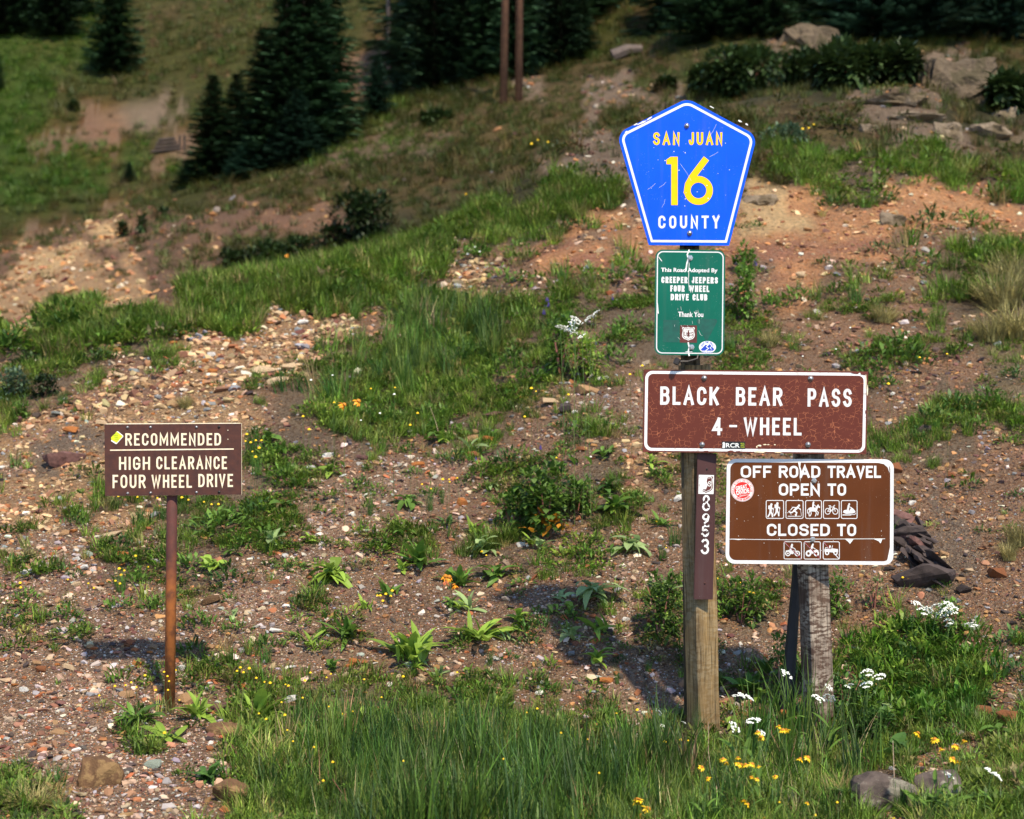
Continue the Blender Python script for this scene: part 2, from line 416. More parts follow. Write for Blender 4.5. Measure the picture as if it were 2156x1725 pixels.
def rounded(pts, r, n=6):
    out = []; k = len(pts); R = r if isinstance(r, (list, tuple)) else [r] * k
    for i in range(k):
        p = Vector(pts[i]); a = (Vector(pts[i - 1]) - p).normalized(); b = (Vector(pts[(i + 1) % k]) - p).normalized()
        ang = a.angle(b); d = R[i] / math.tan(ang / 2); c = p + (a + b).normalized() * R[i] / math.sin(ang / 2)
        s = p + a * d; e = p + b * d
        if R[i] < 1e-6: out.append(tuple(p)); continue
        v0 = s - c; v1 = e - c; t0 = math.atan2(v0.y, v0.x); t1 = math.atan2(v1.y, v1.x); dt = (t1 - t0 + math.pi) % (2 * math.pi) - math.pi
        out += [(c.x + R[i] * math.cos(t0 + dt * q / n), c.y + R[i] * math.sin(t0 + dt * q / n)) for q in range(n + 1)]
    return out
def inset(pts, d):
    k = len(pts); out = []
    for i in range(k):
        p = Vector(pts[i]); a = Vector(pts[i - 1]); b = Vector(pts[(i + 1) % k])
        n0 = (p - a).normalized(); n1 = (b - p).normalized(); n0 = Vector((-n0.y, n0.x)); n1 = Vector((-n1.y, n1.x))
        m = (n0 + n1).normalized(); out.append(tuple(p + m * d / max(.3, m.dot(n0))))
    return out

# materials of the signs
def paint(name, base, wear=(.62, .62, .6), amount=.03, scr=.5, rough=.35):
    """enamel with grime, fine chips and scratches"""
    m, n, l, p = new_mat(name); tc = nd(n, 'ShaderNodeTexCoord').outputs['Object']
    t = noise(n, l, 5, 6, tc); c = mixc(n, l, ramp(n, l, t.outputs['Fac'], [(.35, 0.), (.7, 1.)]), base, tuple(x * .8 for x in base))
    mg = nd(n, 'ShaderNodeMapping'); mg.inputs['Scale'].default_value = (1, 1, .08); l.new(tc, mg.inputs[0]); gr = noise(n, l, 22, 5, mg.outputs[0], .6)
    c = mixc(n, l, ramp(n, l, gr.outputs['Fac'], [(.52, 0.), (.75, .35)]), c, tuple(.6 * x + .05 for x in base))
    sp = noise(n, l, 260, 2, tc, .5); sp2 = noise(n, l, 14, 3, tc)
    f = nd(n, 'ShaderNodeMath', operation='MULTIPLY'); l.new(ramp(n, l, sp.outputs['Fac'], [(.70, 0.), (.73, 1.)]), f.inputs[0]); l.new(ramp(n, l, sp2.outputs['Fac'], [(.5, 0.), (.62, 1.)]), f.inputs[1])
    c = mixc(n, l, f.outputs[0], c, wear)
    mp = nd(n, 'ShaderNodeMapping'); mp.inputs['Scale'].default_value = (3, 3, 60); mp.inputs['Rotation'].default_value = (0, .9, 0); l.new(tc, mp.inputs[0])
    s = noise(n, l, 2.2, 2, mp.outputs[0]); f2 = nd(n, 'ShaderNodeMath', operation='MULTIPLY')
    l.new(ramp(n, l, s.outputs['Fac'], [(.74, 0.), (.76, scr)]), f2.inputs[0]); l.new(ramp(n, l, sp2.outputs['Fac'], [(.4, 1.), (.5, 0.)]), f2.inputs[1])
    c = mixc(n, l, f2.outputs[0], c, wear)
    l.new(c, p.inputs['Base Color']); p.inputs['Roughness'].default_value = rough; p.inputs['Specular IOR Level'].default_value = .15
    return m
M_blue = paint('blue_sheeting', (.001, .10, .95), (.35, .45, .7), rough=.55)
M_green = paint('green_sheeting', (.004, .13, .085), (.5, .6, .55))
M_white = paint('white_paint', (.80, .80, .80), (.4, .3, .25), scr=.2)
M_yel = simple('yellow_paint', (.93, .58, .004), (.90, .52, .004), 20, .5, spec=.15)
M_brown2 = paint('brown_enamel', (.115, .033, .008), (.5, .4, .3))
M_sheen = paint('marker_brown', (.075, .035, .034), (.25, .2, .2), rough=.5)
def crackle():
    m, n, l, p = new_mat('cracked_brown_sheeting'); tc = nd(n, 'ShaderNodeTexCoord').outputs['Object']
    mp = nd(n, 'ShaderNodeMapping'); mp.inputs['Scale'].default_value = (1, 1, 1.25); l.new(tc, mp.inputs[0])
    wv = noise(n, l, 30, 2, tc); off = nd(n, 'ShaderNodeVectorMath', operation='MULTIPLY_ADD'); l.new(wv.outputs['Color'], off.inputs[0]); off.inputs[1].default_value = (.012, 0, .012); l.new(mp.outputs[0], off.inputs[2])
    v = noise(n, l, 46, coord=off.outputs[0], kind='ShaderNodeTexVoronoi'); v.feature = 'DISTANCE_TO_EDGE'
    ln = ramp(n, l, v.outputs['Distance'], [(0.006, 1.), (0.022, 0.)])
    mk = noise(n, l, 26, 3, tc); sx = nd(n, 'ShaderNodeSeparateXYZ'); l.new(tc, sx.inputs[0])
    lim = nd(n, 'ShaderNodeMapRange'); lim.inputs[1].default_value = .145; lim.inputs[2].default_value = .125; lim.inputs[3].default_value = 0; lim.inputs[4].default_value = 1; l.new(sx.outputs[2], lim.inputs[0])
    f = nd(n, 'ShaderNodeMath', operation='MULTIPLY'); l.new(ln, f.inputs[0]); l.new(ramp(n, l, mk.outputs['Fac'], [(.45, 0.), (.56, .8)]), f.inputs[1])
    g = nd(n, 'ShaderNodeMath', operation='MULTIPLY'); l.new(f.outputs[0], g.inputs[0]); l.new(lim.outputs[0], g.inputs[1])
    t = noise(n, l, 3, 4, tc)
    c = mixc(n, l, t.outputs['Fac'], (.125, .024, .011), (.095, .018, .009))
    c = mixc(n, l, g.outputs[0], c, (.50, .17, .075))
    l.new(c, p.inputs['Base Color']); p.inputs['Roughness'].default_value = .45; p.inputs['Specular IOR Level'].default_value = .3
    return m
M_bear = crackle()
M_bearplain = simple('dark_red_brown', (.14, .028, .014), (.11, .02, .01), 12, .5)
M_worn = simple('worn_white', (.80, .80, .79), (.50, .46, .42), 30, .5, lo=.58, hi=.66)
M_rust = simple('rusty_steel_plate', (.085, .028, .018), (.055, .020, .016), 35, .75, .0006, bscale=120)
def rustpost():
    m, n, l, p = new_mat('rusty_pipe'); tc = nd(n, 'ShaderNodeTexCoord').outputs['Object']
    sx = nd(n, 'ShaderNodeSeparateXYZ'); l.new(tc, sx.inputs[0]); t = noise(n, l, 22, 6, tc); t2 = noise(n, l, 6, 4, tc)
    mr = nd(n, 'ShaderNodeMapRange'); mr.inputs[1].default_value = .75; mr.inputs[2].default_value = .25; l.new(sx.outputs[2], mr.inputs[0])
    a = nd(n, 'ShaderNodeMath', operation='ADD'); l.new(mr.outputs[0], a.inputs[0]); l.new(t2.outputs['Fac'], a.inputs[1])
    c = mixc(n, l, ramp(n, l, a.outputs[0], [(.55, 0.), (1.2, 1.)]), (.09, .024, .018), (.34, .105, .02))
    c = mixc(n, l, ramp(n, l, t.outputs['Fac'], [(.45, 0.), (.62, .6)]), c, (.055, .02, .015))
    l.new(c, p.inputs['Base Color']); p.inputs['Roughness'].default_value = .8
    b = nd(n, 'ShaderNodeBump'); b.inputs['Distance'].default_value = .002; l.new(t.outputs['Fac'], b.inputs['Height']); l.new(b.outputs[0], p.inputs['Normal'])
    return m
M_pipe = rustpost()
M_cream = simple('cream_backing', (.80, .66, .42), (.86, .78, .60), 60, .5)
M_steel = simple('galvanised_bolt', (.55, .55, .56), (.25, .24, .23), 300, .3, metal=.8)
M_dsteel = simple('dark_steel', (.045, .04, .038), (.02, .018, .018), 20, .5, metal=.4)
M_stake = simple('black_stake', (.012, .010, .012), (.025, .018, .016), 14, .6)
M_chan = simple('green_brown_channel', (.10, .075, .04), (.05, .035, .025), 26, .6, metal=.2)
M_bb = simple('sticker_black', (.012, .012, .014), None, 30, .4)
M_lime = simple('sticker_lime', (.72, .80, .02), (.6, .7, .02), 30, .4)
M_red = simple('sticker_red', (.72, .02, .015), (.6, .015, .012), 20, .35)
M_slash = simple('slash_red', (.30, .006, .012), None, 20, .5)
M_pblue = simple('sticker_blue', (.01, .06, .55), None, 20, .4)
M_white2 = simple('sticker_white', (.82, .82, .80), (.75, .75, .72), 30, .4)
M_badge = simple('badge_brown', (.13, .03, .022), (.09, .02, .018), 30, .5)
M_ghost = simple('faded_green', (.008, .075, .055), (.006, .10, .07), 40, .45)
def timber(name, a, b, pale, palemix):
    m, n, l, p = new_mat(name); tc = nd(n, 'ShaderNodeTexCoord').outputs['Object']
    mp = nd(n, 'ShaderNodeMapping'); mp.inputs['Scale'].default_value = (1, 1, .05); l.new(tc, mp.inputs[0])
    g = noise(n, l, 120, 5, mp.outputs[0], .65); g2 = noise(n, l, 26, 4, mp.outputs[0], .6)
    mp2 = nd(n, 'ShaderNodeMapping'); mp2.inputs['Scale'].default_value = (.35, .35, 1); mp2.inputs['Rotation'].default_value = (0, .55, 0); l.new(tc, mp2.inputs[0])
    saw = noise(n, l, 75, 4, mp2.outputs[0], .6); pt = noise(n, l, 5, 5, tc)
    c = mixc(n, l, ramp(n, l, g2.outputs['Fac'], [(.35, 0.), (.65, 1.)]), a, b)
    pm = nd(n, 'ShaderNodeMath', operation='MULTIPLY'); l.new(ramp(n, l, pt.outputs['Fac'], [(.42, 0.), (.6, palemix)]), pm.inputs[0]); l.new(ramp(n, l, saw.outputs['Fac'], [(.44, 0.), (.54, 1.)]), pm.inputs[1])
    c = mixc(n, l, pm.outputs[0], c, pale)
    c = mixc(n, l, 1, c, ramp(n, l, g.outputs['Fac'], [(.36, .35), (.5, 1.), (.7, 1.25)]), 'MULTIPLY')
    l.new(c, p.inputs['Base Color']); p.inputs['Roughness'].default_value = .85; p.inputs['Specular IOR Level'].default_value = .2
    b_ = nd(n, 'ShaderNodeBump'); b_.inputs['Distance'].default_value = .004; l.new(g.outputs['Fac'], b_.inputs['Height']); l.new(b_.outputs[0], p.inputs['Normal'])
    return m
M_tim1 = timber('weathered_timber', (.27, .175, .075), (.15, .10, .05), (.36, .30, .19), .35)
M_tim2 = timber('peeling_painted_timber', (.12, .075, .052), (.08, .05, .038), (.40, .33, .26), .9)

class Sign:
    """flat sign; every number is a layout pixel, turned into metres about the sign's centre"""
    def __init__(s, name, cx, cy, y, label, cat, rotz=0, group=None, roll=0):
        s.cx, s.cy, s.y = cx, cy, y; s.s = PX / FPX * y
        s.root = empty(name, world_at(cx, cy, y), (0, math.radians(roll), math.radians(rotz))); tag(s.root, label, cat, group)
        s.roll = math.radians(roll)
    def p(s, U, V):
        x = (U - s.cx) * s.s; z = -(V - s.cy) * s.s
        return (x, z)
    def outline(s, pts): return [s.p(*q) for q in pts]
    def slab(s, name, pts, y0, y1, mat, parent=None, radius=0, ins=0):
        o = s.outline(pts)
        ar = sum(o[i - 1][0] * o[i][1] - o[i][0] * o[i - 1][1] for i in range(len(o)))
        if ar < 0: o = o[::-1]
        if ins: o = inset(o, ins * s.s)
        if radius: o = rounded(o, [q * s.s for q in radius] if isinstance(radius, list) else radius * s.s)
        mb = MB(); mb.prism(o, y0, y1); return mb.build(name, mat, parent or s.root)
    def text(s, text, U0, U1, V0, V1, t, y, mat, name='lettering', parent=None, dz=0, **k):
        mb = MB(); a = s.p(U0, V0); b = s.p(U1, V1); letters(mb, text, a[0], b[0], a[1], b[1], t * s.s, y, **k)
        o = mb.build(name, mat, parent or s.root)
        if dz: o.rotation_euler = (0, 0, 0)
        return o
    def font(s, text, U, V, h, width, y, mat, name='lettering', parent=None, bold=0.0, rot=0, spacing=1.0):
        """built-in face, centred on (U,V): h = capital height, width = total width, layout pixels"""
        return font_mesh(text, s.p(U, V), h * s.s, width * s.s if width else None, y, mat, name, parent or s.root, bold, rot, spacing)
    def bolt(s, U, V, r, y, mat=None, dome=True, name='bolt'):
        mb = MB(); x, z = s.p(U, V); R = r * s.s; V_ = []; F = []
        prof = [(1.25, 0), (1.25, .25), (1, .3), (.92, .75), (.55, 1.05), (0.02, 1.15)] if dome else [(1.5, 0), (1.5, .25), (.9, .3), (.9, 1.1), (.85, 1.15), (.02, 1.15)]
        n = 12 if dome else 6
        for q, (a, b) in enumerate(prof):
            for k in range(n):
                t = 2 * math.pi * k / n; V_.append((x + R * a * math.cos(t), y - R * b, z + R * a * math.sin(t)))
        for q in range(len(prof) - 1):
            for k in range(n): F.append((q * n + k, q * n + (k + 1) % n, (q + 1) * n + (k + 1) % n, (q + 1) * n + k))
        mb.mesh(V_, F); o = mb.build(name, mat or M_steel, s.root, smooth=dome); return o
def font_mesh(text, c, h, width, y, mat, name, parent, bold=0, rot=0, spacing=1.0):
    cu = bpy.data.curves.new('txt', 'FONT'); cu.body = text; cu.size = 1; cu.offset = bold; cu.space_character = spacing; cu.fill_mode = 'FRONT'
    cu.resolution_u = 3
    t = bpy.data.objects.new('txt', cu); COL.objects.link(t)
    dg = bpy.context.evaluated_depsgraph_get(); me = bpy.data.meshes.new_from_object(t.evaluated_get(dg))
    bpy.data.objects.remove(t); bpy.data.curves.remove(cu)
    co = np.zeros(len(me.vertices) * 3); me.vertices.foreach_get('co', co); co = co.reshape(-1, 3)
    lo, hi = co.min(0), co.max(0); mid_ = (lo + hi) / 2; sz = hi - lo
    ky = h / (sz[1] if sz[1] > .5 else .72); kx = width / sz[0] if width else ky
    X_ = (co[:, 0] - mid_[0]) * kx; Z_ = (co[:, 1] - mid_[1]) * ky
    a = math.radians(rot); cs, sn = math.cos(a), math.sin(a)
    out = np.stack([c[0] + X_ * cs - Z_ * sn, np.full(len(X_), y), c[1] + X_ * sn + Z_ * cs], 1)
    me.vertices.foreach_set('co', out.reshape(-1)); me.materials.clear(); me.materials.append(mat); me.update()
    me.name = name; o = bpy.data.objects.new(name, me); return link(o, parent)
def ring_text(s, text, U, V, r, h, a0, a1, y, mat, parent, inner=False, bold=.01):
    """letters round a circle from angle a0 to a1"""
    n = len(text)
    root = MB()
    objs = []
    for i, ch in enumerate(text):
        if ch == ' ': continue
        a = a0 + (a1 - a0) * i / max(1, n - 1); ar = math.radians(a)
        c = (s.p(U, V)[0] + math.cos(ar) * r * s.s, s.p(U, V)[1] + math.sin(ar) * r * s.s)
        key = ch.upper()
        if key in GL:
            rr = a - 90 if not inner else a + 90
            ca, sa = math.cos(math.radians(rr)), math.sin(math.radians(rr)); H = h * s.s; W_ = H * .62 * min(1.2, WID.get(key, 1)); tk = H * .22
            for k, st in enumerate(GL[key]):
                pts = []
                for q in st:
                    lx = (q[0] - .5) * (W_ - tk); lz = (q[1] - .5) * (H - tk)
                    pts.append((c[0] + lx * ca - lz * sa, c[1] + lx * sa + lz * ca))
                ribbon(root, pts, tk, y - .00003 * k)
    return root.build('lettering', mat, parent)
def circ(U, V, r, n=40, ry=None): return [(U + r * math.cos(2 * math.pi * k / n), V + (ry or r) * math.sin(2 * math.pi * k / n)) for k in range(n)]

F0 = 7.36
def rect(a, b, c, d): return [(a, b), (c, b), (c, d), (a, d)]

# --- county route marker (blue pentagon)
S = Sign('county_route_marker', 1447, 366, 7.34, 'blue five sided county route 16 marker with yellow numerals, topmost on its post', 'road sign')
pent = [(1447, 207), (1594, 286), (1535, 517), (1366, 516), (1299, 281)]
pr = [34, 26, 1.5, 1.5, 26]
pr = [34, 26, 1.5, 1.5, 26][::-1]
def pent_slab(nm, ins, y0, y1, mat):
    o = S.outline(pent)[::-1]
    order = [34, 26, 1.5, 1.5, 26]; order = [order[0]] + order[:0:-1]
    # outline reversed: keep the radius with its corner
    o = S.outline(pent); rad = [34, 26, 1.5, 1.5, 26]
    o = o[::-1]; rad = rad[::-1]
    o = inset(o, ins * S.s); rad = [max(.5, q - ins) * S.s for q in rad]
    mb = MB(); mb.prism(rounded(o, rad, 8), y0, y1); return mb.build(nm, mat, S.root)
pent_slab('panel', 0, 0, .0025, M_blue); pent_slab('border', 6, -.0004, -.0001, M_white); pent_slab('face', 11.2, -.0008, -.0005, M_blue)
S.text('SAN', 1375, 1431, 278.5, 305.5, 4.9, -.0011, M_yel); S.text('JUAN', 1450, 1521, 278.5, 305.5, 4.9, -.0011, M_yel)
S.text('COUNTY', 1386, 1515, 454, 481, 4.7, -.0011, M_white, gap=.5)
mb = MB()
x, z = S.p(1403, 330)
one = [S.p(*q) for q in [(1403, 346), (1403, 336), (1412, 330), (1427, 330), (1427, 432), (1413, 432), (1413, 346)]]
mb.prism(one[::-1], -.0014, -.0011); mb.build('numeral', M_yel, S.root)
mb = MB(); ribbon(mb, [S.p(*q) for q in [(1483, 339), (1470, 356), (1458, 372), (1449, 388), (1447, 401)]], 14 * S.s, -.0014)
ribbon(mb, [S.p(*q) for q in [(1447 + 23.5 + 23.5 * math.cos(t * math.pi / 14 * 1.0), 401 + 23.5 * math.sin(t * math.pi / 14)) for t in range(28)] + [(1447 + 47, 401)]], 14 * S.s, -.0016)
mb.build('numeral', M_yel, S.root)
S.bolt(1446, 265, 4.6, -.001); S.bolt(1452, 491, 4.6, -.001)
# torn edge chips of the sheeting
mb = MB()
for (U, V, a, b, r) in [(1352, 258, 15, 2.2, 25), (1367, 250, 8, 2, 28), (1318, 278, 4, 2, 40), (1558, 255, 5, 2.5, -28), (1572, 262, 4, 2, -30), (1338, 262, 5, 1.6, 25), (1499, 226, 6, 1.3, -28)]:
    c, s_ = math.cos(math.radians(r)), math.sin(math.radians(r)); P_ = []
    for k in range(9):
        t = 2 * math.pi * k / 9; q = random.uniform(.6, 1.15); dx, dy = a * q * math.cos(t), b * q * math.sin(t); P_.append(S.p(U + dx * c + dy * s_, V - dx * s_ + dy * c))
    mb.prism(P_[::-1], -.0021, -.0017)
mb.build('chipped_edge', M_white2, S.root)['kind'] = 'stuff'
mb = MB()
for k in range(30):
    U = random.uniform(1340, 1555); V = random.uniform(285, 490)
    if abs(U - 1450) > 100 - (V - 285) * .15: continue
    a = random.uniform(.5, 1.5); P_ = [S.p(U + a * math.cos(t) * random.uniform(.5, 1.3), V + a * math.sin(t)) for t in (0, 1.2, 2.6, 3.9, 5.1)]; mb.prism(P_[::-1], -.0019, -.0017)
for (p0, p1) in [((1380, 386), (1364, 399)), ((1432, 345), (1455, 380)), ((1492, 290), (1508, 262)), ((1400, 420), (1394, 436)), ((1388, 395), (1402, 384)), ((1512, 320), (1494, 330))]:
    ribbon(mb, [S.p(*p0), S.p((p0[0] + p1[0]) / 2 + 1.5, (p0[1] + p1[1]) / 2), S.p(*p1)], .4 * S.s, -.0018)
mb.build('scratches', M_white2, S.root)['kind'] = 'stuff'

# --- adoption sign (green)
S = Sign('road_adoption_sign', 1453, 637, 7.345, 'narrow green road adoption sign naming the creeper jeepers four wheel drive club', 'road sign', roll=.6)
R = rect(1379, 526, 1526, 748)
S.slab('panel', R, 0, .0025, M_green, radius=16); S.slab('border', R, -.0004, -.0001, M_white, radius=13, ins=3.2); S.slab('face', R, -.0008, -.0005, M_green, radius=11, ins=5.6)
S.font('This Road Adopted By', 1450.5, 570, 11.5, 119, -.0011, M_white, bold=.028)
S.text('CREEPER', 1392, 1447, 583, 596.5, 3.1, -.0011, M_white, gap=.3); S.text('JEEPERS', 1456, 1511, 583, 596.5, 3.1, -.0011, M_white, gap=.3)
S.text('FOUR', 1411, 1441, 601, 614.5, 3.1, -.0011, M_white, gap=.3); S.text('WHEEL', 1451, 1493, 601, 614.5, 3.1, -.0011, M_white, gap=.3)
S.text('DRIVE', 1412, 1450, 619, 632.5, 3.1, -.0011, M_white, gap=.3); S.text('CLUB', 1458, 1489, 619, 632.5, 3.1, -.0011, M_white, gap=.3)
S.font('Thank You', 1454.5, 662, 11, 53, -.0011, M_white, bold=.028)
S.slab('faded_patch', rect(1397, 674, 1430, 721), -.0011, -.0009, M_ghost); S.slab('faded_patch', [(1466, 676), (1469, 671), (1508, 671), (1511, 676), (1491, 715), (1486, 715)], -.0011, -.0009, M_ghost)
def shield(U0, U1, V0, V1):
    w_, h_ = U1 - U0, V1 - V0
    P_ = [(.5, 0), (.62, .05), (.8, .05), (.93, 0), (1, .1), (.93, .22), (.95, .38), (1, .55), (.97, .74), (.84, .88), (.66, .93), (.5, 1)]
    P_ = P_ + [(1 - a, b) for a, b in P_[-2:0:-1]]
    return [(U0 + a * w_, V0 + b * h_) for a, b in P_]
st = S.slab('sticker', rect(1432, 685, 1468, 721.5), -.0013, -.0011, M_badge); tag(st, 'brown square sticker with a white forest service shield')
S.slab('shield', shield(1436.5, 1463.5, 688.5, 717), -.0016, -.0014, M_white2, parent=st); S.slab('shield_inner', shield(1438.3, 1461.7, 690.3, 715.2), -.0018, -.0017, M_badge, parent=st)
S.slab('shield_band', shield(1439.4, 1460.6, 691.4, 714.1), -.0020, -.0019, M_white2, parent=st)
S.text('U', 1440.5, 1446, 698.5, 708, 1.4, -.0022, M_badge, parent=st); S.text('S', 1454, 1459.5, 698.5, 708, 1.4, -.0022, M_badge, parent=st)
S.slab('tree_emblem', [(1450, 694), (1453.6, 704), (1451.8, 703.4), (1454, 709), (1450.7, 708), (1450.7, 711), (1449.3, 711), (1449.3, 708), (1446, 709), (1448.2, 703.4), (1446.4, 704)], -.0024, -.0022, M_badge, parent=st)
S.font('FOREST SERVICE', 1450, 695.2, 2.2, 15, -.0022, M_badge, parent=st); 
st = S.slab('sticker', circ(1490.5, 730.5, 18, ry=13), -.0013, -.0011, M_white2); tag(st, 'white oval stay the trail sticker with a blue mountain')
S.slab('mountain', [(1476, 736), (1483, 729), (1487, 725), (1491, 728), (1495, 724), (1505, 735), (1502, 738), (1479, 738)], -.0015, -.0013, M_pblue, parent=st)
mb = MB(); ribbon(mb, [S.p(*q) for q in [(1492, 726), (1488, 730), (1493, 733), (1487, 737.5)]], 1.5 * S.s, -.0017); ribbon(mb, [S.p(*q) for q in [(1499, 729), (1496, 732), (1499, 735)]], 1.2 * S.s, -.0017); mb.build('trail', M_white2, st)
ring_text(S, 'STAY THE TRAIL', 1490.5, 732.5, 12.6, 3.6, 160, 20, -.0015, M_pblue, st)
S.font('COLORADO', 1490.5, 741, 3.4, 22, -.0015, M_pblue, parent=st, bold=.01)
mb = MB(); zz = [(1449.5, 527), (1446, 536), (1448, 545), (1445, 556), (1443.5, 570)]
ribbon(mb, [S.p(*q) for q in zz], 3 * S.s, -.0019); ribbon(mb, [S.p(*q) for q in [(1448, 540), (1450, 556), (1449, 590), (1451, 612)]], 1 * S.s, -.0018)
ribbon(mb, [S.p(*q) for q in [(1450, 722), (1452, 732), (1450, 741), (1452, 748)]], 3 * S.s, -.0019); ribbon(mb, [S.p(*q) for q in [(1445, 741), (1458, 741)]], 1.6 * S.s, -.0021)
ribbon(mb, [S.p(*q) for q in [(1386, 542), (1392, 550)]], 1.6 * S.s, -.0021); ribbon(mb, [S.p(*q) for q in [(1384, 640), (1386, 660)]], 2.2 * S.s, -.0021)
for k in range(16):
    U = random.uniform(1420, 1475); V = random.uniform(640, 720); ribbon(mb, [S.p(U, V), S.p(U + random.uniform(-5, 5), V + random.uniform(3, 9))], .4 * S.s, -.0018)
mb.build('peeled_streak', M_white2, S.root)['kind'] = 'stuff'
S.bolt(1452, 543, 4.2, -.001, dome=False); S.bolt(1457, 731, 4.2, -.001, dome=False)

# --- pass name sign
S = Sign('pass_name_sign', 1590, 866, 7.36, 'long cracked brown sign reading black bear pass 4-wheel in white', 'road sign', roll=.55)
R = [(1355, 780), (1827, 780), (1825, 954), (1354, 954)]
S.slab('backing_board', R, .0035, .019, M_tim1); S.slab('panel', R, 0, .003, M_bearplain, radius=1)
S.slab('border', R, -.0004, -.0001, M_worn, radius=15, ins=3); S.slab('face', R, -.0008, -.0005, M_bear, radius=11, ins=9)
for a, b in (('BLACK', (1389.7, 1513)), ('BEAR', (1549, 1647))): S.text(a, b[0], b[1], 815.5, 854, 6.2, -.0011, M_white, gap=.32)
S.text('PASS', 1700, 1793, 816.5, 855, 6.2, -.0011, M_white, gap=.32)
S.text('4', 1500, 1521, 880, 917, 6.0, -.0011, M_white); S.text('-', 1536, 1552, 885, 910, 4.5, -.0011, M_worn); S.text('WHEEL', 1566, 1688, 879, 916, 6.0, -.0011, M_white, gap=.32)
for U, V in ((1482, 797), (1706, 796), (1479, 937), (1702, 935)): S.bolt(U, V, 4.6, -.001)
st = S.slab('sticker', rect(1520, 930, 1569.5, 945.5), -.0013, -.0009, M_bb); tag(st, 'black rcr sticker with a pine tree at the lower edge')
S.font('RCR', 1543.5, 938, 9.5, 29, -.0016, M_white2, parent=st, bold=.02)
for k, t in enumerate(('REAL', 'SPORT', 'CLUB')): S.font(t, 1564, 934 + 3.8 * k, 2.6, 8, -.0016, M_lime, parent=st)
mb = MB(); mb.prism([S.p(*q) for q in [(1521.5, 944), (1522.5, 936), (1521.5, 933), (1525, 931), (1527.5, 934), (1526.8, 944)]], -.0016, -.0014); mb.build('tree_emblem', M_white2, st)
mb = MB()
for (U, V, a, b) in [(1600, 938, 5, 2.4), (1611, 936, 4, 1.7), (1618, 936, 3, 1.2), (1632, 936, 3, 1.2), (1594, 941, 2, 2.2)]:
    mb.prism([S.p(U + a * random.uniform(.6, 1.2) * math.cos(t), V + b * random.uniform(.6, 1.2) * math.sin(t)) for t in (6, 5, 4, 3, 2, 1)], -.0014, -.0011)
mb.build('flaked_paint', M_cream, S.root)['kind'] = 'stuff'
mb = MB()
for (U, V, a, b) in [(1600, 951, 14, 2.4), (1640, 951.5, 9, 1.8), (1822, 800, 1.8, 20), (1826, 820, 1.4, 12)]:
    mb.prism([S.p(U + a * random.uniform(.7, 1.1) * math.cos(t), V + b * random.uniform(.7, 1.1) * math.sin(t)) for t in (6, 5.3, 4.6, 3.9, 3.2, 2.5, 1.8, 1)], -.0014, -.0005)
mb.build('bare_wood_edge', M_cream, S.root)['kind'] = 'stuff'
mb = MB()
for (U, V, a, b) in [(1800, 783.5, 9, 2.5), (1816, 785, 6, 3), (1360, 784, 4, 3), (1540, 951, 9, 2.2), (1555, 951, 5, 1.6), (1487, 951, 6, 1.6), (1821, 948, 4, 4), (1823, 865, 1.4, 4)]:
    mb.prism([S.p(U + a * random.uniform(.6, 1.2) * math.cos(t), V + b * random.uniform(.6, 1.2) * math.sin(t)) for t in (6, 5.3, 4.6, 3.9, 3.2, 2.5, 1.8, 1)], -.0017, -.0011)
mb.build('chipped_paint', M_bearplain, S.root)['kind'] = 'stuff'

# --- travel rules sign with pictograms
S = Sign('travel_rules_sign', 1705, 1078, 7.382, 'brown off road travel sign with white border and pictogram squares, lowest on the second post', 'road sign', rotz=-1.6)
R = [(1531, 966), (1881, 967), (1880, 1189), (1528, 1187)]
S.slab('panel', R, 0, .0028, M_white, radius=19); S.slab('face', R, -.0005, -.0001, M_brown2, radius=14, ins=7.5)
S.text('OFF', 1560, 1625, 980.5, 1006, 4.9, -.0009, M_white, gap=.18); S.text('ROAD', 1640, 1727, 980.5, 1006, 4.9, -.0009, M_white, gap=.16); S.text('TRAVEL', 1742, 1854, 980.5, 1006, 4.9, -.0009, M_white, gap=.14)
S.text('OPEN', 1640, 1726, 1018, 1043.5, 4.9, -.0009, M_white, gap=.17); S.text('TO', 1742, 1781, 1018, 1043.5, 4.9, -.0009, M_white, gap=.14)
S.text('CLOSED', 1615, 1747, 1103, 1128.5, 4.9, -.0009, M_white, gap=.17); S.text('TO', 1762, 1802, 1103, 1128.5, 4.9, -.0009, M_white, gap=.14)
mb = MB(); ribbon(mb, [S.p(1535, 1135.5), S.p(1660, 1136.5), S.p(1700, 1135), S.p(1862, 1134)], 1.1 * S.s, -.0009); mb.build('joint_line', M_white2, S.root)
mb = MB()
for P_ in ([(1778, 1134.3), (1797, 1134.3), (1789, 1145), (1786, 1141)], [(1838, 1134.2), (1857, 1134.2), (1853, 1144), (1849, 1139)], [(1538, 1134.6), (1572, 1135), (1555, 1137.4)], [(1680, 972), (1686, 972), (1685, 983), (1688, 992), (1685, 1003), (1686, 1016), (1684, 1005), (1684, 990), (1682, 982)],
           [(1846, 974), (1870, 974), (1872, 996), (1868, 984), (1860, 977)], [(1868, 1175), (1873, 1150), (1873, 1176), (1866, 1182)]):
    o_ = [S.p(*q) for q in P_]
    ar = sum(o_[i - 1][0] * o_[i][1] - o_[i][0] * o_[i - 1][1] for i in range(len(o_)))
    mb.prism(o_ if ar > 0 else o_[::-1], -.0012, -.0009)
mb.build('peeled_paint', M_white2, S.root)['kind'] = 'stuff'
mb = MB()
for k in range(42):
    U = random.uniform(1545, 1868); V = random.uniform(1008, 1178); a = random.uniform(.35, .9)
    mb.prism([S.p(U + a * math.cos(t), V + a * math.sin(t)) for t in (5, 4, 3, 2, 1, 0)], -.0013, -.0009)
mb.build('paint_flecks', M_worn, S.root)['kind'] = 'stuff'
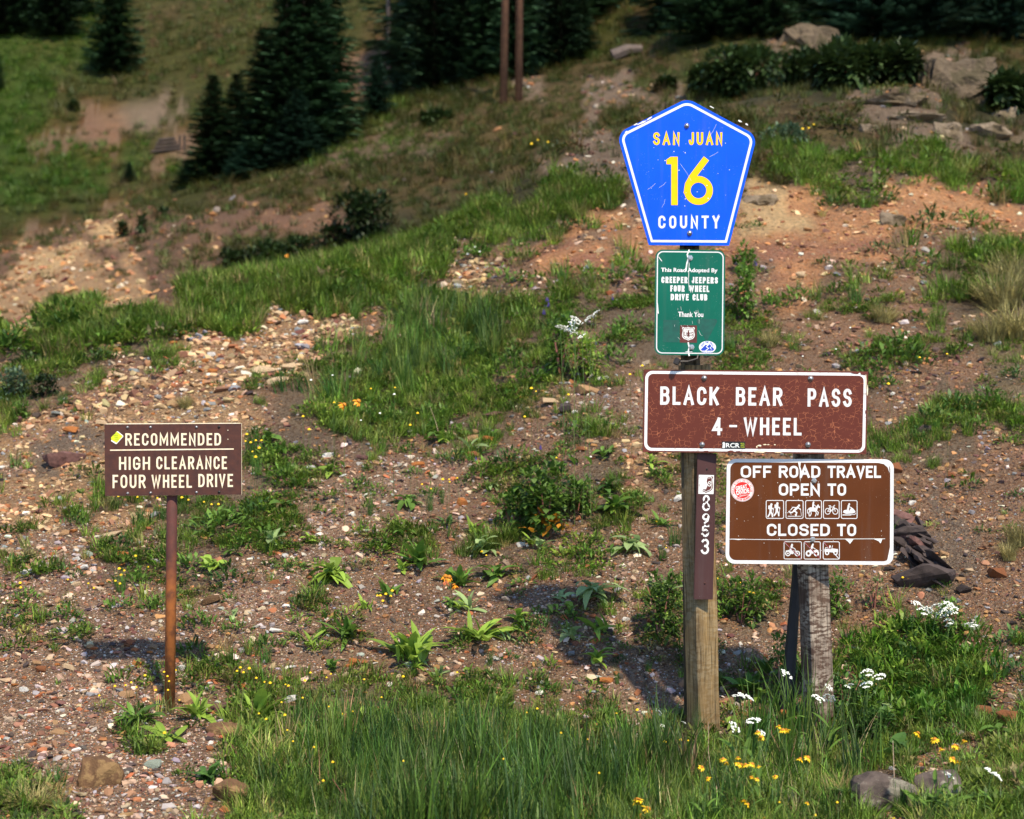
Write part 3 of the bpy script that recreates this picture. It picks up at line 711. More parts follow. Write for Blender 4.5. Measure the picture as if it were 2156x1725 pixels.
def picto(U0, U1, V0, V1, kind, slash=False):
    fr = S.root; a = S.p(U0, V0); b = S.p(U1, V1); W_ = b[0] - a[0]; H_ = a[1] - b[1]
    q = lambda u, v: (a[0] + u * W_, b[1] + v * H_)
    mb = MB(); ribbon(mb, rounded([q(0, 0), q(1, 0), q(1, 1), q(0, 1)], 3 * S.s, 4) + [rounded([q(0, 0), q(1, 0), q(1, 1), q(0, 1)], 3 * S.s, 4)[0]], 1.5 * S.s, -.0009)
    frame = mb.build('pictogram', M_white, fr)
    mb = MB(); n = [0]
    def L(*p, t=.07): n[0] += 1; ribbon(mb, [q(*k) for k in p], t * W_, -.0010 - n[0] * .00002, caps=True)
    def P(*p):
        n[0] += 1; o_ = [q(*k) for k in p]; ar = sum(o_[i - 1][0] * o_[i][1] - o_[i][0] * o_[i - 1][1] for i in range(len(o_)))
        mb.poly([(x_, -.0010 - n[0] * .00002, z_) for x_, z_ in (o_ if ar > 0 else o_[::-1])])
    def D(u, v, r): P(*[(u + r * math.cos(k * .628), v + r * math.sin(k * .628)) for k in range(10)])
    def Rg(u, v, r, t=.045): L(*[(u + r * math.cos(k * math.pi / 8), v + r * math.sin(k * math.pi / 8)) for k in range(17)], t=t)
    def person(x, y, k=1.0): D(x + .02 * k, y + .16 * k, .05 * k); L((x, y + .09 * k), (x - .02 * k, y - .08 * k), t=.1 * k)
    if kind == 'hikers':
        for dx, dy in ((0, -.02), (.36, .04)):
            D(.30 + dx * .95, .80 + dy, .065); L((.27 + dx, .68 + dy), (.25 + dx, .45 + dy), t=.13); L((.25 + dx, .42 + dy), (.33 + dx, .28 + dy), (.36 + dx, .12 + dy), t=.08); L((.23 + dx, .42 + dy), (.2 + dx, .26 + dy), (.11 + dx, .13 + dy), t=.08)
            P((.12 + dx, .72 + dy), (.19 + dx, .76 + dy), (.2 + dx, .52 + dy), (.12 + dx, .54 + dy)); L((.3 + dx, .64 + dy), (.42 + dx, .5 + dy), t=.05); L((.42 + dx, .6 + dy), (.38 + dx, .12 + dy), t=.025)
    elif kind == 'skier':
        D(.76, .72, .065); L((.68, .62), (.48, .44), t=.12); L((.48, .44), (.62, .32), (.58, .16), t=.08); L((.46, .42), (.34, .32), (.2, .36), t=.07); L((.7, .6), (.84, .5), t=.05); L((.64, .6), (.4, .62), (.3, .5), t=.05)
        L((.12, .12), (.86, .12), t=.035); L((.84, .56), (.9, .14), t=.02); L((.3, .5), (.08, .3), t=.02); L((.16, .4), (.3, .22), t=.025)
    elif kind == 'rider':
        P((.22, .58), (.3, .62), (.62, .6), (.74, .74), (.8, .8), (.83, .72), (.92, .64), (.88, .58), (.78, .62), (.72, .46), (.62, .38), (.3, .4), (.2, .48)); L((.28, .44), (.2, .3), (.24, .14), t=.06); L((.32, .42), (.36, .28), (.3, .15), t=.055); L((.62, .42), (.68, .28), (.62, .14), t=.055); L((.68, .44), (.8, .34), (.76, .2), t=.055)
        L((.22, .56), (.12, .46), (.12, .3), t=.045); D(.5, .9, .055); L((.48, .82), (.46, .62), t=.1); L((.48, .6), (.56, .44), t=.06); L((.5, .78), (.64, .68), t=.045)
    elif kind == 'bike':
        Rg(.27, .40, .165); Rg(.75, .40, .165); L((.27, .4), (.42, .64), (.66, .64), (.48, .4), (.27, .4), t=.04); L((.48, .4), (.4, .7), t=.04); L((.34, .71), (.46, .71), t=.04); L((.75, .4), (.65, .7), (.72, .74), t=.04)
    elif kind == 'snow':
        P((.1, .34), (.16, .46), (.4, .5), (.52, .44), (.62, .6), (.72, .58), (.88, .42), (.9, .34), (.7, .28), (.3, .26)); L((.1, .2), (.6, .2), t=.06); L((.55, .22), (.82, .22), (.92, .28), t=.035); D(.5, .8, .06); L((.46, .7), (.42, .5), t=.12); L((.48, .66), (.64, .6), t=.05)
    elif kind == 'moto':
        Rg(.22, .32, .13, .06); Rg(.76, .32, .13, .06); D(.22, .32, .05); D(.76, .32, .05); P((.3, .46), (.56, .52), (.62, .44), (.5, .28), (.36, .3)); L((.76, .32), (.62, .58), t=.04); L((.12, .46), (.32, .5), t=.05); D(.46, .82, .06); L((.44, .74), (.38, .54), t=.12); L((.44, .68), (.6, .6), t=.045); L((.4, .5), (.5, .34), t=.07)
    elif kind == 'atv':
        Rg(.27, .32, .13, .1); Rg(.76, .32, .12, .09); P((.12, .46), (.34, .54), (.6, .48), (.76, .56), (.92, .46), (.7, .42), (.5, .3), (.36, .42)); D(.54, .84, .06); L((.5, .74), (.44, .56), t=.12); L((.5, .7), (.68, .58), t=.045)
    elif kind == 'jeep':
        P((.08, .42), (.08, .58), (.3, .6), (.5, .56), (.52, .62), (.9, .58), (.92, .42), (.84, .42), (.66, .38), (.4, .4)); Rg(.24, .36, .1, .07); Rg(.76, .36, .1, .07); L((.52, .58), (.58, .78), t=.035); D(.42, .74, .055); L((.4, .68), (.38, .58), t=.09); L((.14, .58), (.14, .66), (.3, .66), t=.03)
    mb.build('figure', M_white, frame)
    if slash:
        mb = MB(); ribbon(mb, [q(0.02, .98), q(.98, .02)], 1.6 * S.s, -.0016); mb.build('slash_border', M_white, frame)
        mb = MB(); ribbon(mb, [q(0.04, .98), q(.96 if kind != 'jeep' else .4, .04 if kind != 'jeep' else .6)], 1.5 * S.s, -.0019); mb.build('slash', M_slash, frame)
for kd_, (a, b) in zip(('hikers', 'skier', 'rider', 'bike', 'snow'), ((1613.5, 1650), (1655, 1691), (1696, 1729.5), (1733.5, 1766.5), (1771, 1804))): picto(a, b, 1053.8, 1091.5, kd_)
for kd_, (a, b) in zip(('moto', 'atv', 'jeep'), ((1651, 1687.5), (1693, 1727), (1733, 1767))): picto(a, b, 1140.5, 1177, kd_, True)
st = S.slab('sticker', circ(1563.5, 1032, 24.2), -.0009, -.0006, M_white2); tag(st, 'round red and white great divide brewing sticker')
S.slab('red_disc', circ(1563.5, 1032, 23.4), -.0011, -.0009, M_red, parent=st); S.slab('white_ring', circ(1563.5, 1032, 22.6), -.0013, -.0011, M_white2, parent=st); S.slab('red_disc', circ(1563.5, 1032, 17.2), -.0015, -.0013, M_red, parent=st)
S.font('GREAT', 1561.5, 1026.5, 9, 25, -.0018, M_white2, parent=st, bold=.04, rot=12); S.font('DIVIDE', 1564.5, 1035.5, 9.5, 28, -.0018, M_white2, parent=st, bold=.04, rot=12)
S.font('BREWING CO', 1567, 1043, 3.4, 19, -.0018, M_white2, parent=st, bold=.01, rot=12)
ring_text(S, 'GREAT MINDS DRINK ALIKE', 1563.5, 1032, 19.8, 3.4, 200, -10, -.0015, M_red, st); ring_text(S, 'DENVER COLORADO', 1563.5, 1032, 19.8, 3.4, 235, 318, -.0015, M_red, st, inner=True)
S.bolt(1714, 1012, 4.0, -.0008, dome=False); S.bolt(1711, 1135.5, 4.0, -.0008, dome=False)

# --- posts
def beam(name, top, bot, y, wx, wy, rotz, mat, label, cat, group=None, lean=0, ydown=0, segs=10, rough=.0015):
    """timber between two layout points on the plane y; a little uneven along its edges"""
    a = world_at(top[0], top[1], y); b = world_at(bot[0], bot[1], y); b.y += ydown
    root = empty(name, b); tag(root, label, cat, group)
    mb = MB(); V_ = []; F = []; c, s_ = math.cos(math.radians(rotz)), math.sin(math.radians(rotz)); ch = .006
    prof = [(-wx / 2 + ch, -wy / 2), (wx / 2 - ch, -wy / 2), (wx / 2, -wy / 2 + ch), (wx / 2, wy / 2), (-wx / 2, wy / 2), (-wx / 2, -wy / 2 + ch)]
    for i in range(segs + 1):
        t = i / segs; p_ = (a - b) * t
        for (u, v) in prof:
            u += random.uniform(-rough, rough); v += random.uniform(-rough, rough); V_.append((p_.x + u * c - v * s_, p_.y + u * s_ + v * c, p_.z + (random.uniform(-.003, .003) if i == segs else 0)))
    n = len(prof)
    for i in range(segs):
        for k in range(n): F.append((i * n + k, i * n + (k + 1) % n, (i + 1) * n + (k + 1) % n, (i + 1) * n + k))
    F += [tuple(range(n - 1, -1, -1)), tuple(range(segs * n, segs * n + n))]
    mb.mesh(V_, F); mb.build('timber', mat, root); return root
po = beam('wooden_post', (1463, 769), (1488, 1740), 7.47, .115, .09, 30, M_tim1, 'square yellowish timber post with a brown marker strip on its face', 'post', 'timber sign posts')
def cap_end(root, U0, U1, V, y):
    mb = MB(); a = world_at(U0, V, y); b = world_at(U1, V, y)
for (U, V) in ((1453, 1180), (1475, 1480), (1497, 1390)): pass
po2 = beam('wooden_post', (1702, 940), (1731, 1660), 7.475, .105, .09, 22, M_tim2, 'grey timber post with peeling pale paint under the travel rules sign', 'post', 'timber sign posts')
# channel post behind the timber
a = world_at(1443, 505, 7.39); b = world_at(1462, 1690, 7.55)
root = empty('steel_channel_post', b); tag(root, 'thin dark steel channel post rising behind the timber to the county route marker', 'post')
mb = MB(); top = world_at(1449, 225, 7.365) - b
prof = [(-.042, .0), (-.026, .0), (-.016, .022), (.016, .022), (.026, 0), (.042, 0), (.042, .004), (.028, .004), (.018, .027), (-.018, .027), (-.028, .004), (-.042, .004)]
V_ = [(x_, y_, 0) for x_, y_ in prof] + [(top.x + x_, top.y + y_, top.z) for x_, y_ in prof]; k = len(prof)
mb.mesh(V_, [(i, (i + 1) % k, (i + 1) % k + k, i + k) for i in range(k)] + [tuple(range(k - 1, -1, -1))]); mb.build('channel', M_chan, root)
pc = world_at(1434, 761, 7.33) - b
mb = MB(); mb.tube([pc + Vector((-.02, 0, 0)), pc + Vector((.03, .01, 0)), pc + Vector((.07, .01, .012)), pc + Vector((.075, .02, .03))], .005, 8); mb.tube([pc + Vector((-.024, -.004, -.012)), pc + Vector((-.012, .0, .012))], .013, 8)
mb.build('clamp_bolt', M_dsteel, root)
# timber top stub above the pass sign: saw cut end shown
# leaning stake
mb = MB(); a = world_at(1677, 1215, 7.72); b = world_at(1652, 1545, 7.62)
mb.tube([b, b.lerp(a, .5), a, a + Vector((.02, .02, .35))], [.031, .027, .021, .021], 6)
tag(mb.build('steel_stake', M_stake), 'dark steel stake leaning against the back of the peeling post', 'stake')
# marker strip on the first post
mk_root = empty('marker_strip', world_at(1485, 1108, 7.385), (0, math.radians(1.5), math.radians(9))); tag(mk_root, 'narrow maroon marker strip on the timber post with worn white digits', 'marker')
S = Sign.__new__(Sign); S.cx, S.cy, S.y, S.s = 1485, 1108, 7.385, PX / FPX * 7.385; S.root = mk_root; S.roll = 0
S.slab('strip', rect(1464, 955, 1505.5, 1262), 0, .005, M_sheen)
for U in (1466, 1503.5):
    mb = MB(); ribbon(mb, [S.p(U, 956), S.p(U, 1261)], 1.6 * S.s, -.0012); mb.build('raised_rib', M_sheen, mk_root)
st = S.slab('sticker', rect(1468, 1000, 1501, 1040), -.0008, -.0004, M_white2); tag(st, 'torn forest service shield sticker')
S.slab('shield', shield(1469.5, 1499.5, 1002, 1038), -.0011, -.0009, M_badge, parent=st); S.slab('shield_inner', shield(1471.5, 1497.5, 1004, 1036), -.0013, -.0012, M_white2, parent=st); S.slab('shield_face', shield(1472.6, 1496.4, 1005.3, 1034.7), -.0015, -.0014, M_badge, parent=st)
S.text('S', 1488, 1495, 1013, 1024, 1.6, -.0018, M_white2, parent=st)
S.slab('torn_paper', [(1471, 1003), (1487, 1003), (1485, 1014), (1488, 1020), (1484, 1030), (1478, 1030), (1475, 1037), (1470, 1037)], -.0021, -.0019, M_worn, parent=st)
S.text('8', 1477, 1494, 1042, 1076, 4.2, -.0008, M_worn); S.text('9', 1477, 1494, 1081, 1103, 4.2, -.0008, M_worn); S.text('5', 1477, 1494, 1105, 1131, 4.4, -.0008, M_worn); S.text('3', 1477, 1495, 1134, 1167, 4.4, -.0008, M_white2)
mb = MB()
for k in range(38):
    U = random.uniform(1475, 1497); V = random.uniform(1042, 1134); a = random.uniform(1.0, 3.6)
    mb.prism([S.p(U + a * random.uniform(.4, 1.3) * math.cos(t), V + a * 1.3 * random.uniform(.4, 1.3) * math.sin(t)) for t in (5, 4, 3, 2, 1, 0)], -.0014, -.0010)
mb.build('worn_patch', M_sheen, mk_root)['kind'] = 'stuff'
S.bolt(1485, 988, 1.7, 0, M_dsteel, name='screw'); S.bolt(1487, 1228, 1.8, 0, M_rust, name='screw')

# --- rusty notice sign on a pipe
S = Sign('clearance_notice_sign', 363.5, 967.5, 7.4, 'rusty brown steel sign recommending high clearance four wheel drive on a rusty pipe', 'road sign', roll=-.1)
R = [(220, 893), (508, 892), (508, 1041.5), (221, 1044)]
S.slab('plate', R, 0, .006, M_rust); S.slab('backing_plate', R, .007, .011, M_cream, ins=-.5)
ed = S.slab('bright_edge', [(224, 891.4), (506, 890.4), (506, 892.2), (224, 893.2)], -.0004, .005, M_cream)
S.text('RECOMMENDED', 264, 465.5, 912, 938, 4.0, -.0006, M_cream, gap=.34)
S.text('HIGH', 250.6, 316, 961.5, 989, 4.0, -.0006, M_cream, gap=.34); S.text('CLEARANCE', 329, 478, 961, 988, 4.0, -.0006, M_cream, gap=.34)
S.text('FOUR', 237, 306.5, 999.5, 1027.5, 4.0, -.0006, M_cream, gap=.34); S.text('WHEEL', 319, 404, 999.5, 1027, 4.0, -.0006, M_cream, gap=.34); S.text('DRIVE', 417.5, 490.5, 998, 1025.5, 4.0, -.0006, M_cream, gap=.34)
mb = MB(); ribbon(mb, [S.p(233, 947.6), S.p(491, 945.6)], 2.6 * S.s, -.0006); mb.build('rule_line', M_cream, S.root)
# bridges of the stencil
mb = MB()
for U0, V0, n_ in ((264, 925, 11), (250, 975, 4), (330, 974, 9), (237, 1013, 4), (320, 1013, 5), (418, 1011, 5)): pass
for U, V in ((268.7, 899.5), (317, 899.5), (413.8, 899.2), (461.3, 899), (268.7, 1038.5), (317, 1037.6), (413.8, 1036.8), (461.3, 1036)): S.bolt(U, V, 2.4, 0, M_dsteel if (U > 450 and V > 1000) or U > 450 else M_steel)
st = S.slab('sticker', rounded([(247, 906.5), (261, 918), (245, 935.5), (233, 928)], 2.5, 4), -.0010, -.0004, M_white2); tag(st, 'peeling yellow sticker tag')
S.slab('yellow_face', [(246, 908.5), (258.5, 918), (246, 932), (235, 926), (234, 921)], -.0014, -.0011, M_lime, parent=st)
for k in range(4): S.font(('DRIVE', 'OFFROAD', 'TRAILS', '4X4')[k], 243.5 + 1.5 * k * .4, 913.5 + 3.6 * k, 1.9, 9, -.0017, M_bb, parent=st)
mb = MB()
for U, V in ((480, 906), (480, 925)): mb.prism([S.p(U + 1.1 * math.cos(t), V + 1.1 * math.sin(t)) for t in (5, 4, 3, 2, 1, 0)], -.0008, -.0002)
mb.build('drill_hole', M_cream, S.root)['kind'] = 'stuff'
b = world_at(356, 1520, 7.43) - S.root.location; a = world_at(364, 900, 7.44) - S.root.location
mb = MB(); mb.tube([Vector((0, 0, 0)), (a - b) * .5, (a - b)], .0232, 20); pp = mb.build('pipe', M_pipe, S.root, smooth=True); pp.location = b
mb = MB(); mb.prism([(-.06, -.02), (.06, -.02), (.06, .02), (-.06, .02)], 0, .02); br = mb.build('bracket', M_dsteel, S.root); br.location = (0, .012, .139)
# ------------------------------------------------------------------ prototypes: stones, leaves, tufts
import bmesh
def hull_mesh(name, pts, mat, smooth=False):
    bm = bmesh.new()
    for p in pts: bm.verts.new(p)
    r = bmesh.ops.convex_hull(bm, input=bm.verts)
    dead = [v for v in bm.verts if not v.link_faces]
    bmesh.ops.delete(bm, geom=dead, context='VERTS')
    me = bpy.data.meshes.new(name); bm.to_mesh(me); bm.free(); me.materials.append(mat)
    if smooth: me.polygons.foreach_set('use_smooth', [True] * len(me.polygons))
    return me
def stone_pts(n, sx, sy, sz, rnd, box=.5):
    out = []
    for _ in range(n):
        v = Vector((rnd.gauss(0, 1), rnd.gauss(0, 1), rnd.gauss(0, 1))).normalized()
        m = max(abs(v.x), abs(v.y), abs(v.z)); v = v * (1 - box + box / m) * rnd.uniform(.85, 1.05)
        out.append((v.x * sx, v.y * sy, v.z * sz))
    return out
def boulder_mesh(name, sx, sy, sz, mat, seed, cuts=3, amp=.05):
    """angular block, subdivided and roughened"""
    rnd = random.Random(seed); bm = bmesh.new()
    for p in stone_pts(16, sx, sy, sz, rnd, .85): bm.verts.new(p)
    bmesh.ops.convex_hull(bm, input=bm.verts); bmesh.ops.delete(bm, geom=[v for v in bm.verts if not v.link_faces], context='VERTS')
    bmesh.ops.subdivide_edges(bm, edges=bm.edges, cuts=cuts, use_grid_fill=True)
    bmesh.ops.triangulate(bm, faces=bm.faces)
    bmesh.ops.smooth_vert(bm, verts=bm.verts, factor=.35, use_axis_x=True, use_axis_y=True, use_axis_z=True)
    from mathutils import noise as mn
    s = (sx + sy + sz) / 3
    for v in bm.verts:
        q = v.co / s + Vector((seed * 3.1, 0, 0)); v.co += v.co.normalized() * s * (amp * mn.noise(q * 2.2) * 2 + amp * .8 * mn.noise(q * 6))
    me = bpy.data.meshes.new(name); bm.to_mesh(me); bm.free(); me.materials.append(mat); 
    return me
def stonemat(name, c=None, inst=False, scale=30, lichen=None, bump=.004):
    m, n, l, p = new_mat(name); tc = nd(n, 'ShaderNodeTexCoord').outputs['Object']
    base = nd(n, 'ShaderNodeAttribute', attribute_name='col', attribute_type='INSTANCER').outputs['Color'] if inst else None
    if inst:
        l.new(base, p.inputs['Base Color'])
    else:
        t = noise(n, l, scale, 5, tc, .65)
        r = ramp(n, l, t.outputs['Fac'], [(.3, .55), (.5, 1.), (.72, 1.35)]); cc = mixc(n, l, 1, c, r, 'MULTIPLY')
        if lichen:
            t2 = noise(n, l, scale * .45, 5, tc, .7); cc = mixc(n, l, ramp(n, l, t2.outputs['Fac'], [(.53, 0.), (.58, .8)]), cc, lichen)
        l.new(cc, p.inputs['Base Color']); b = nd(n, 'ShaderNodeBump'); b.inputs['Distance'].default_value = bump; l.new(t.outputs['Fac'], b.inputs['Height']); l.new(b.outputs[0], p.inputs['Normal'])
    p.inputs['Roughness'].default_value = .85; p.inputs['Specular IOR Level'].default_value = .25
    return m
STONE = {
 'white': stonemat('white_stone', (.60, .57, .52)), 'pale': stonemat('pale_tan_stone', (.46, .33, .20)), 'tan': stonemat('tan_stone', (.34, .20, .10)),
 'orange': stonemat('orange_stone', (.36, .13, .035)), 'rust': stonemat('rust_brown_stone', (.20, .075, .03)), 'grey': stonemat('grey_stone', (.20, .20, .20)),
 'purple': stonemat('purple_brown_stone', (.13, .065, .055)), 'dark': stonemat('dark_stone', (.035, .026, .024)), 'greenish': stonemat('pale_green_stone', (.27, .31, .25)),
 'slate': stonemat('dark_slate', (.060, .045, .042), scale=14), 'lichen': stonemat('lichen_rock', (.085, .065, .055), scale=16, lichen=(.24, .22, .17), bump=.010),
 'brown': stonemat('ochre_brown_boulder', (.13, .070, .034), scale=18, lichen=(.24, .15, .065), bump=.012), 'ledge': stonemat('pale_ledge_rock', (.19, .145, .10), scale=5, lichen=(.09, .065, .035), bump=.05),
 'bed': stonemat('orange_bedrock', (.27, .095, .03), scale=2.2, lichen=(.15, .065, .045), bump=.03), 'mound': stonemat('brown_rock_mound', (.115, .085, .055), scale=5, lichen=(.055, .045, .022), bump=.12)}
M_peb = stonemat('gravel_stone', inst=True)
M_leafI = leafmat('small_leaf', (1, 1, 1), inst=True, trans=.3)
M_bladeI = leafmat('grass_blade', (1, 1, 1), inst=True, trans=.25)

def blade(mb, base, az, h, lean, wd, tint, seg=3, curl=1.6):
    dx, dy = math.cos(az), math.sin(az); px, py = -dy, dx; n = len(mb.v); V_ = []; 
    for i in range(seg + 1):
        t = i / seg; r = lean * h * t ** curl; z = h * t * (1 - .25 * lean * t); w_ = wd * (1 - t ** 1.5) / 2
        if i == seg: V_.append((base[0] + dx * r, base[1] + dy * r, base[2] + z))
        else: V_ += [(base[0] + dx * r - px * w_, base[1] + dy * r - py * w_, base[2] + z), (base[0] + dx * r + px * w_, base[1] + dy * r + py * w_, base[2] + z)]
    F = [(2 * i, 2 * i + 1, 2 * i + 3, 2 * i + 2) for i in range(seg - 1)] + [(2 * seg - 2, 2 * seg - 1, 2 * seg)]
    mb.mesh(V_, F, 0, tint)
def tuft_mb(n, h, spread, wd, lean=.5, seed=0, seg=3, curl=1.6, dry=.1, hvar=.4):
    r = random.Random(seed); mb = MB()
    for _ in range(n):
        a = r.uniform(0, 6.283); d = spread * math.sqrt(r.random()); 
        blade(mb, (d * math.cos(a), d * math.sin(a), -.01), a + r.gauss(0, .8), h * r.uniform(1 - hvar, 1.05), abs(r.gauss(lean, lean * .5)), wd * r.uniform(.7, 1.3), r.uniform(.55, 1.3) if r.random() > dry else 1.9, seg, curl)
    return mb
def leaf_pts(L, W, bend, fold=.15, seg=4, base=(0, 0, 0), az=0, tilt=.6, shape=1.0):
    """one leaf: returns verts, faces; grows outward at az, rising at tilt, bending over by bend"""
    V_ = []; x = 0; z = 0; a = tilt; st = L / seg; c, s_ = math.cos(az), math.sin(az)
    for i in range(seg + 1):
        t = i / seg; w_ = W * .5 * (math.sin(math.pi * min(1, (t * .92 + .06)) ** shape) ** .8 if i < seg else 0)
        for k in ((-1, 0, 1) if i < seg else (0,)):
            lx, ly, lz = x - (abs(k) * 0), k * w_, z + abs(k) * w_ * fold
            V_.append((base[0] + lx * c - ly * s_, base[1] + lx * s_ + ly * c, base[2] + lz))
        x += st * math.cos(a); z += st * math.sin(a); a -= bend / seg
    F = []
    for i in range(seg - 1):
        b = 3 * i; F += [(b, b + 3, b + 4, b + 1), (b + 1, b + 4, b + 5, b + 2)]
    b = 3 * (seg - 1); F += [(b, b + 3, b + 1), (b + 1, b + 3, b + 2)]
    return V_, F
def herb_mb(n, R, H, leaf, seed=0, wr=.4, up=.5, core=False):
    """low leafy clump: small leaves through a flattened dome"""
    r = random.Random(seed); mb = MB()
    for _ in range(n):
        a = r.uniform(0, 6.283); q = r.random() ** .6; el = r.random(); d = R * q * r.uniform(.5, 1)
        z = H * (1 - q * q) * r.uniform(.25, 1) + .004; L = leaf * r.uniform(.6, 1.25)
        V_, F = leaf_pts(L, L * wr, r.uniform(.3, 1.4), .1, 2, (d * math.cos(a), d * math.sin(a), z), a + r.gauss(0, .7), up + r.gauss(0, .4))
        mb.mesh(V_, F, 0, r.uniform(.5, 1.3))
    return mb
def bush_mb(n, R, H, leaf, seed=0, wr=.5, lumps=7):
    r = random.Random(seed); mb = MB(); C_ = []
    for _ in range(lumps):
        a = r.uniform(0, 6.283); d = R * .6 * math.sqrt(r.random()); C_.append((d * math.cos(a), d * math.sin(a), H * r.uniform(.25, .65), R * r.uniform(.3, .5), H * r.uniform(.25, .45)))
    for _ in range(n):
        cx, cy, cz, rr, hh = r.choice(C_); v = Vector((r.gauss(0, 1), r.gauss(0, 1), r.gauss(0.2, 1))).normalized(); q = r.uniform(.75, 1.1)
        p_ = (cx + v.x * rr * q, cy + v.y * rr * q, max(.0, cz + v.z * hh * q)); L = leaf * r.uniform(.6, 1.3)
        V_, F = leaf_pts(L, L * wr, r.uniform(.2, 1.2), .1, 2, p_, math.atan2(v.y, v.x) + r.gauss(0, .7), v.z * .8 + r.gauss(.1, .4))
        mb.mesh(V_, F, 0, r.uniform(.5, 1.35))
    return mb

# ------------------------------------------------------------------ scattering of uncountable small things
def sample(dens, ymin=5.8, ymax=24, umin=-260, umax=2420, rng=RNG, ftop=True):
    """points on the ground, dens = {class: per square metre}"""
    q = T[:-1, :-1]; a = T[:-1, 1:]; b = T[1:, :-1]; cn = (q + T[1:, 1:]) / 2
    cr = np.cross(a - q, b - q); ar = np.linalg.norm(cr, axis=-1); nn = cr / np.maximum(ar, 1e-9)[..., None]
    D = np.zeros(ar.shape); cc = cls[:-1, :-1]
    for ch, v in dens.items(): D[cc == ord(ch)] = v
    u = PU[:-1, :-1]; v_ = PV[:-1, :-1]
    D *= (cn[..., 1] > ymin) & (cn[..., 1] < ymax) & (u > umin) & (u < umax) & (v_ < 1950) & (v_ > -260)
    N = rng.poisson(D * ar); i, j = np.nonzero(N); rep = np.repeat(np.arange(len(i)), N[i, j]); i, j = i[rep], j[rep]
    s, t = rng.random(len(i))[:, None], rng.random(len(i))[:, None]
    P = T[i, j] * (1 - s) * (1 - t) + T[i, j + 1] * s * (1 - t) + T[i + 1, j] * (1 - s) * t + T[i + 1, j + 1] * s * t
    n3 = nn[i, j]; n3 = n3 * np.sign(n3[:, 2:3] + 1e-9)
    return P, n3, cls[i, j], PU[i, j], PV[i, j]
_trees = {}
def scatter(name, pts, scl, rot, idx, col, meshes, label, kind='stuff'):
    src = bpy.data.collections.new(name + '_kinds')
    for k, m_ in enumerate(meshes): src.objects.link(bpy.data.objects.new('%s_kind_%02d' % (name, k), m_))
    me = bpy.data.meshes.new(name); n = len(pts); me.vertices.add(n); me.vertices.foreach_set('co', np.asarray(pts, np.float32).reshape(-1))
    def attr(nm, ty, key, v): a = me.attributes.new(nm, ty, 'POINT'); a.data.foreach_set(key, np.ascontiguousarray(v).reshape(-1))
    attr('scl', 'FLOAT_VECTOR', 'vector', scl.astype(np.float32)); attr('rot', 'FLOAT_VECTOR', 'vector', rot.astype(np.float32)); attr('idx', 'INT', 'value', idx.astype(np.int32))
    attr('col', 'FLOAT_COLOR', 'color', np.concatenate([col, np.ones((n, 1))], 1).astype(np.float32))
    o = link(bpy.data.objects.new(name, me)); tag(o, label, kind=kind)
    ng = bpy.data.node_groups.new(name + '_nodes', 'GeometryNodeTree'); ng.interface.new_socket('Geometry', in_out='INPUT', socket_type='NodeSocketGeometry'); ng.interface.new_socket('Geometry', in_out='OUTPUT', socket_type='NodeSocketGeometry')
    N = ng.nodes; Lk = ng.links; gi = N.new('NodeGroupInput'); go = N.new('NodeGroupOutput'); iop = N.new('GeometryNodeInstanceOnPoints'); ci = N.new('GeometryNodeCollectionInfo')
    ci.inputs['Collection'].default_value = src; ci.inputs['Separate Children'].default_value = True; ci.inputs['Reset Children'].default_value = True
    def na(nm, ty): x = N.new('GeometryNodeInputNamedAttribute'); x.data_type = ty; x.inputs['Name'].default_value = nm; return x.outputs['Attribute']
    Lk.new(gi.outputs[0], iop.inputs['Points']); Lk.new(ci.outputs[0], iop.inputs['Instance']); iop.inputs['Pick Instance'].default_value = True
    Lk.new(na('idx', 'INT'), iop.inputs['Instance Index']); Lk.new(na('rot', 'FLOAT_VECTOR'), iop.inputs['Rotation']); Lk.new(na('scl', 'FLOAT_VECTOR'), iop.inputs['Scale'])
    Lk.new(iop.outputs[0], go.inputs[0])
    md = o.modifiers.new('scatter', 'NODES'); md.node_group = ng
    return o
def pick(pal, n, rng=RNG, var=.2):
    """colours drawn from a palette [(weight, rgb)]"""
    w_ = np.array([p[0] for p in pal], float); k = rng.choice(len(pal), n, p=w_ / w_.sum())
    c = np.array([p[1] for p in pal])[k] * (1 + var * rng.standard_normal((n, 1))) * (1 + .06 * rng.standard_normal((n, 3)))
    return np.clip(c, .004, .9)
def upright(n, tilt=.12, rng=RNG):
    return np.stack([rng.normal(0, tilt, n), rng.normal(0, tilt, n), rng.uniform(0, 6.283, n)], 1)

# gravel
PEB = [hull_mesh('gravel_stone', stone_pts(14, 1, .8, .58, random.Random(100 + k), .25), M_peb) for k in range(8)]
PALT = [(4, (.40, .27, .16)), (3, (.30, .17, .09)), (1.2, (.32, .13, .055)), (2, (.46, .32, .18)), (.5, (.58, .50, .40)), (1.4, (.17, .075, .05)), (1, (.24, .24, .25)), (.8, (.06, .04, .035))]
PALO = [(3, (.42, .23, .11)), (2, (.36, .17, .07)), (1, (.28, .12, .05)), (2, (.48, .33, .18)), (1, (.16, .07, .045)), (.3, (.5, .42, .32))]
PALR = [(2.5, (.33, .25, .19)), (2, (.24, .14, .085)), (2, (.30, .29, .29)), (1.2, (.40, .32, .25)), (.5, (.55, .50, .45)), (1.6, (.26, .10, .045)), (1.6, (.12, .06, .05)), (1.4, (.05, .04, .04))]
PALE = [(3, (.23, .12, .065)), (2, (.30, .15, .06)), (1.2, (.34, .24, .15)), (.35, (.50, .44, .36)), (2, (.12, .06, .045)), (1, (.05, .035, .035)), (1, (.20, .19, .19))]
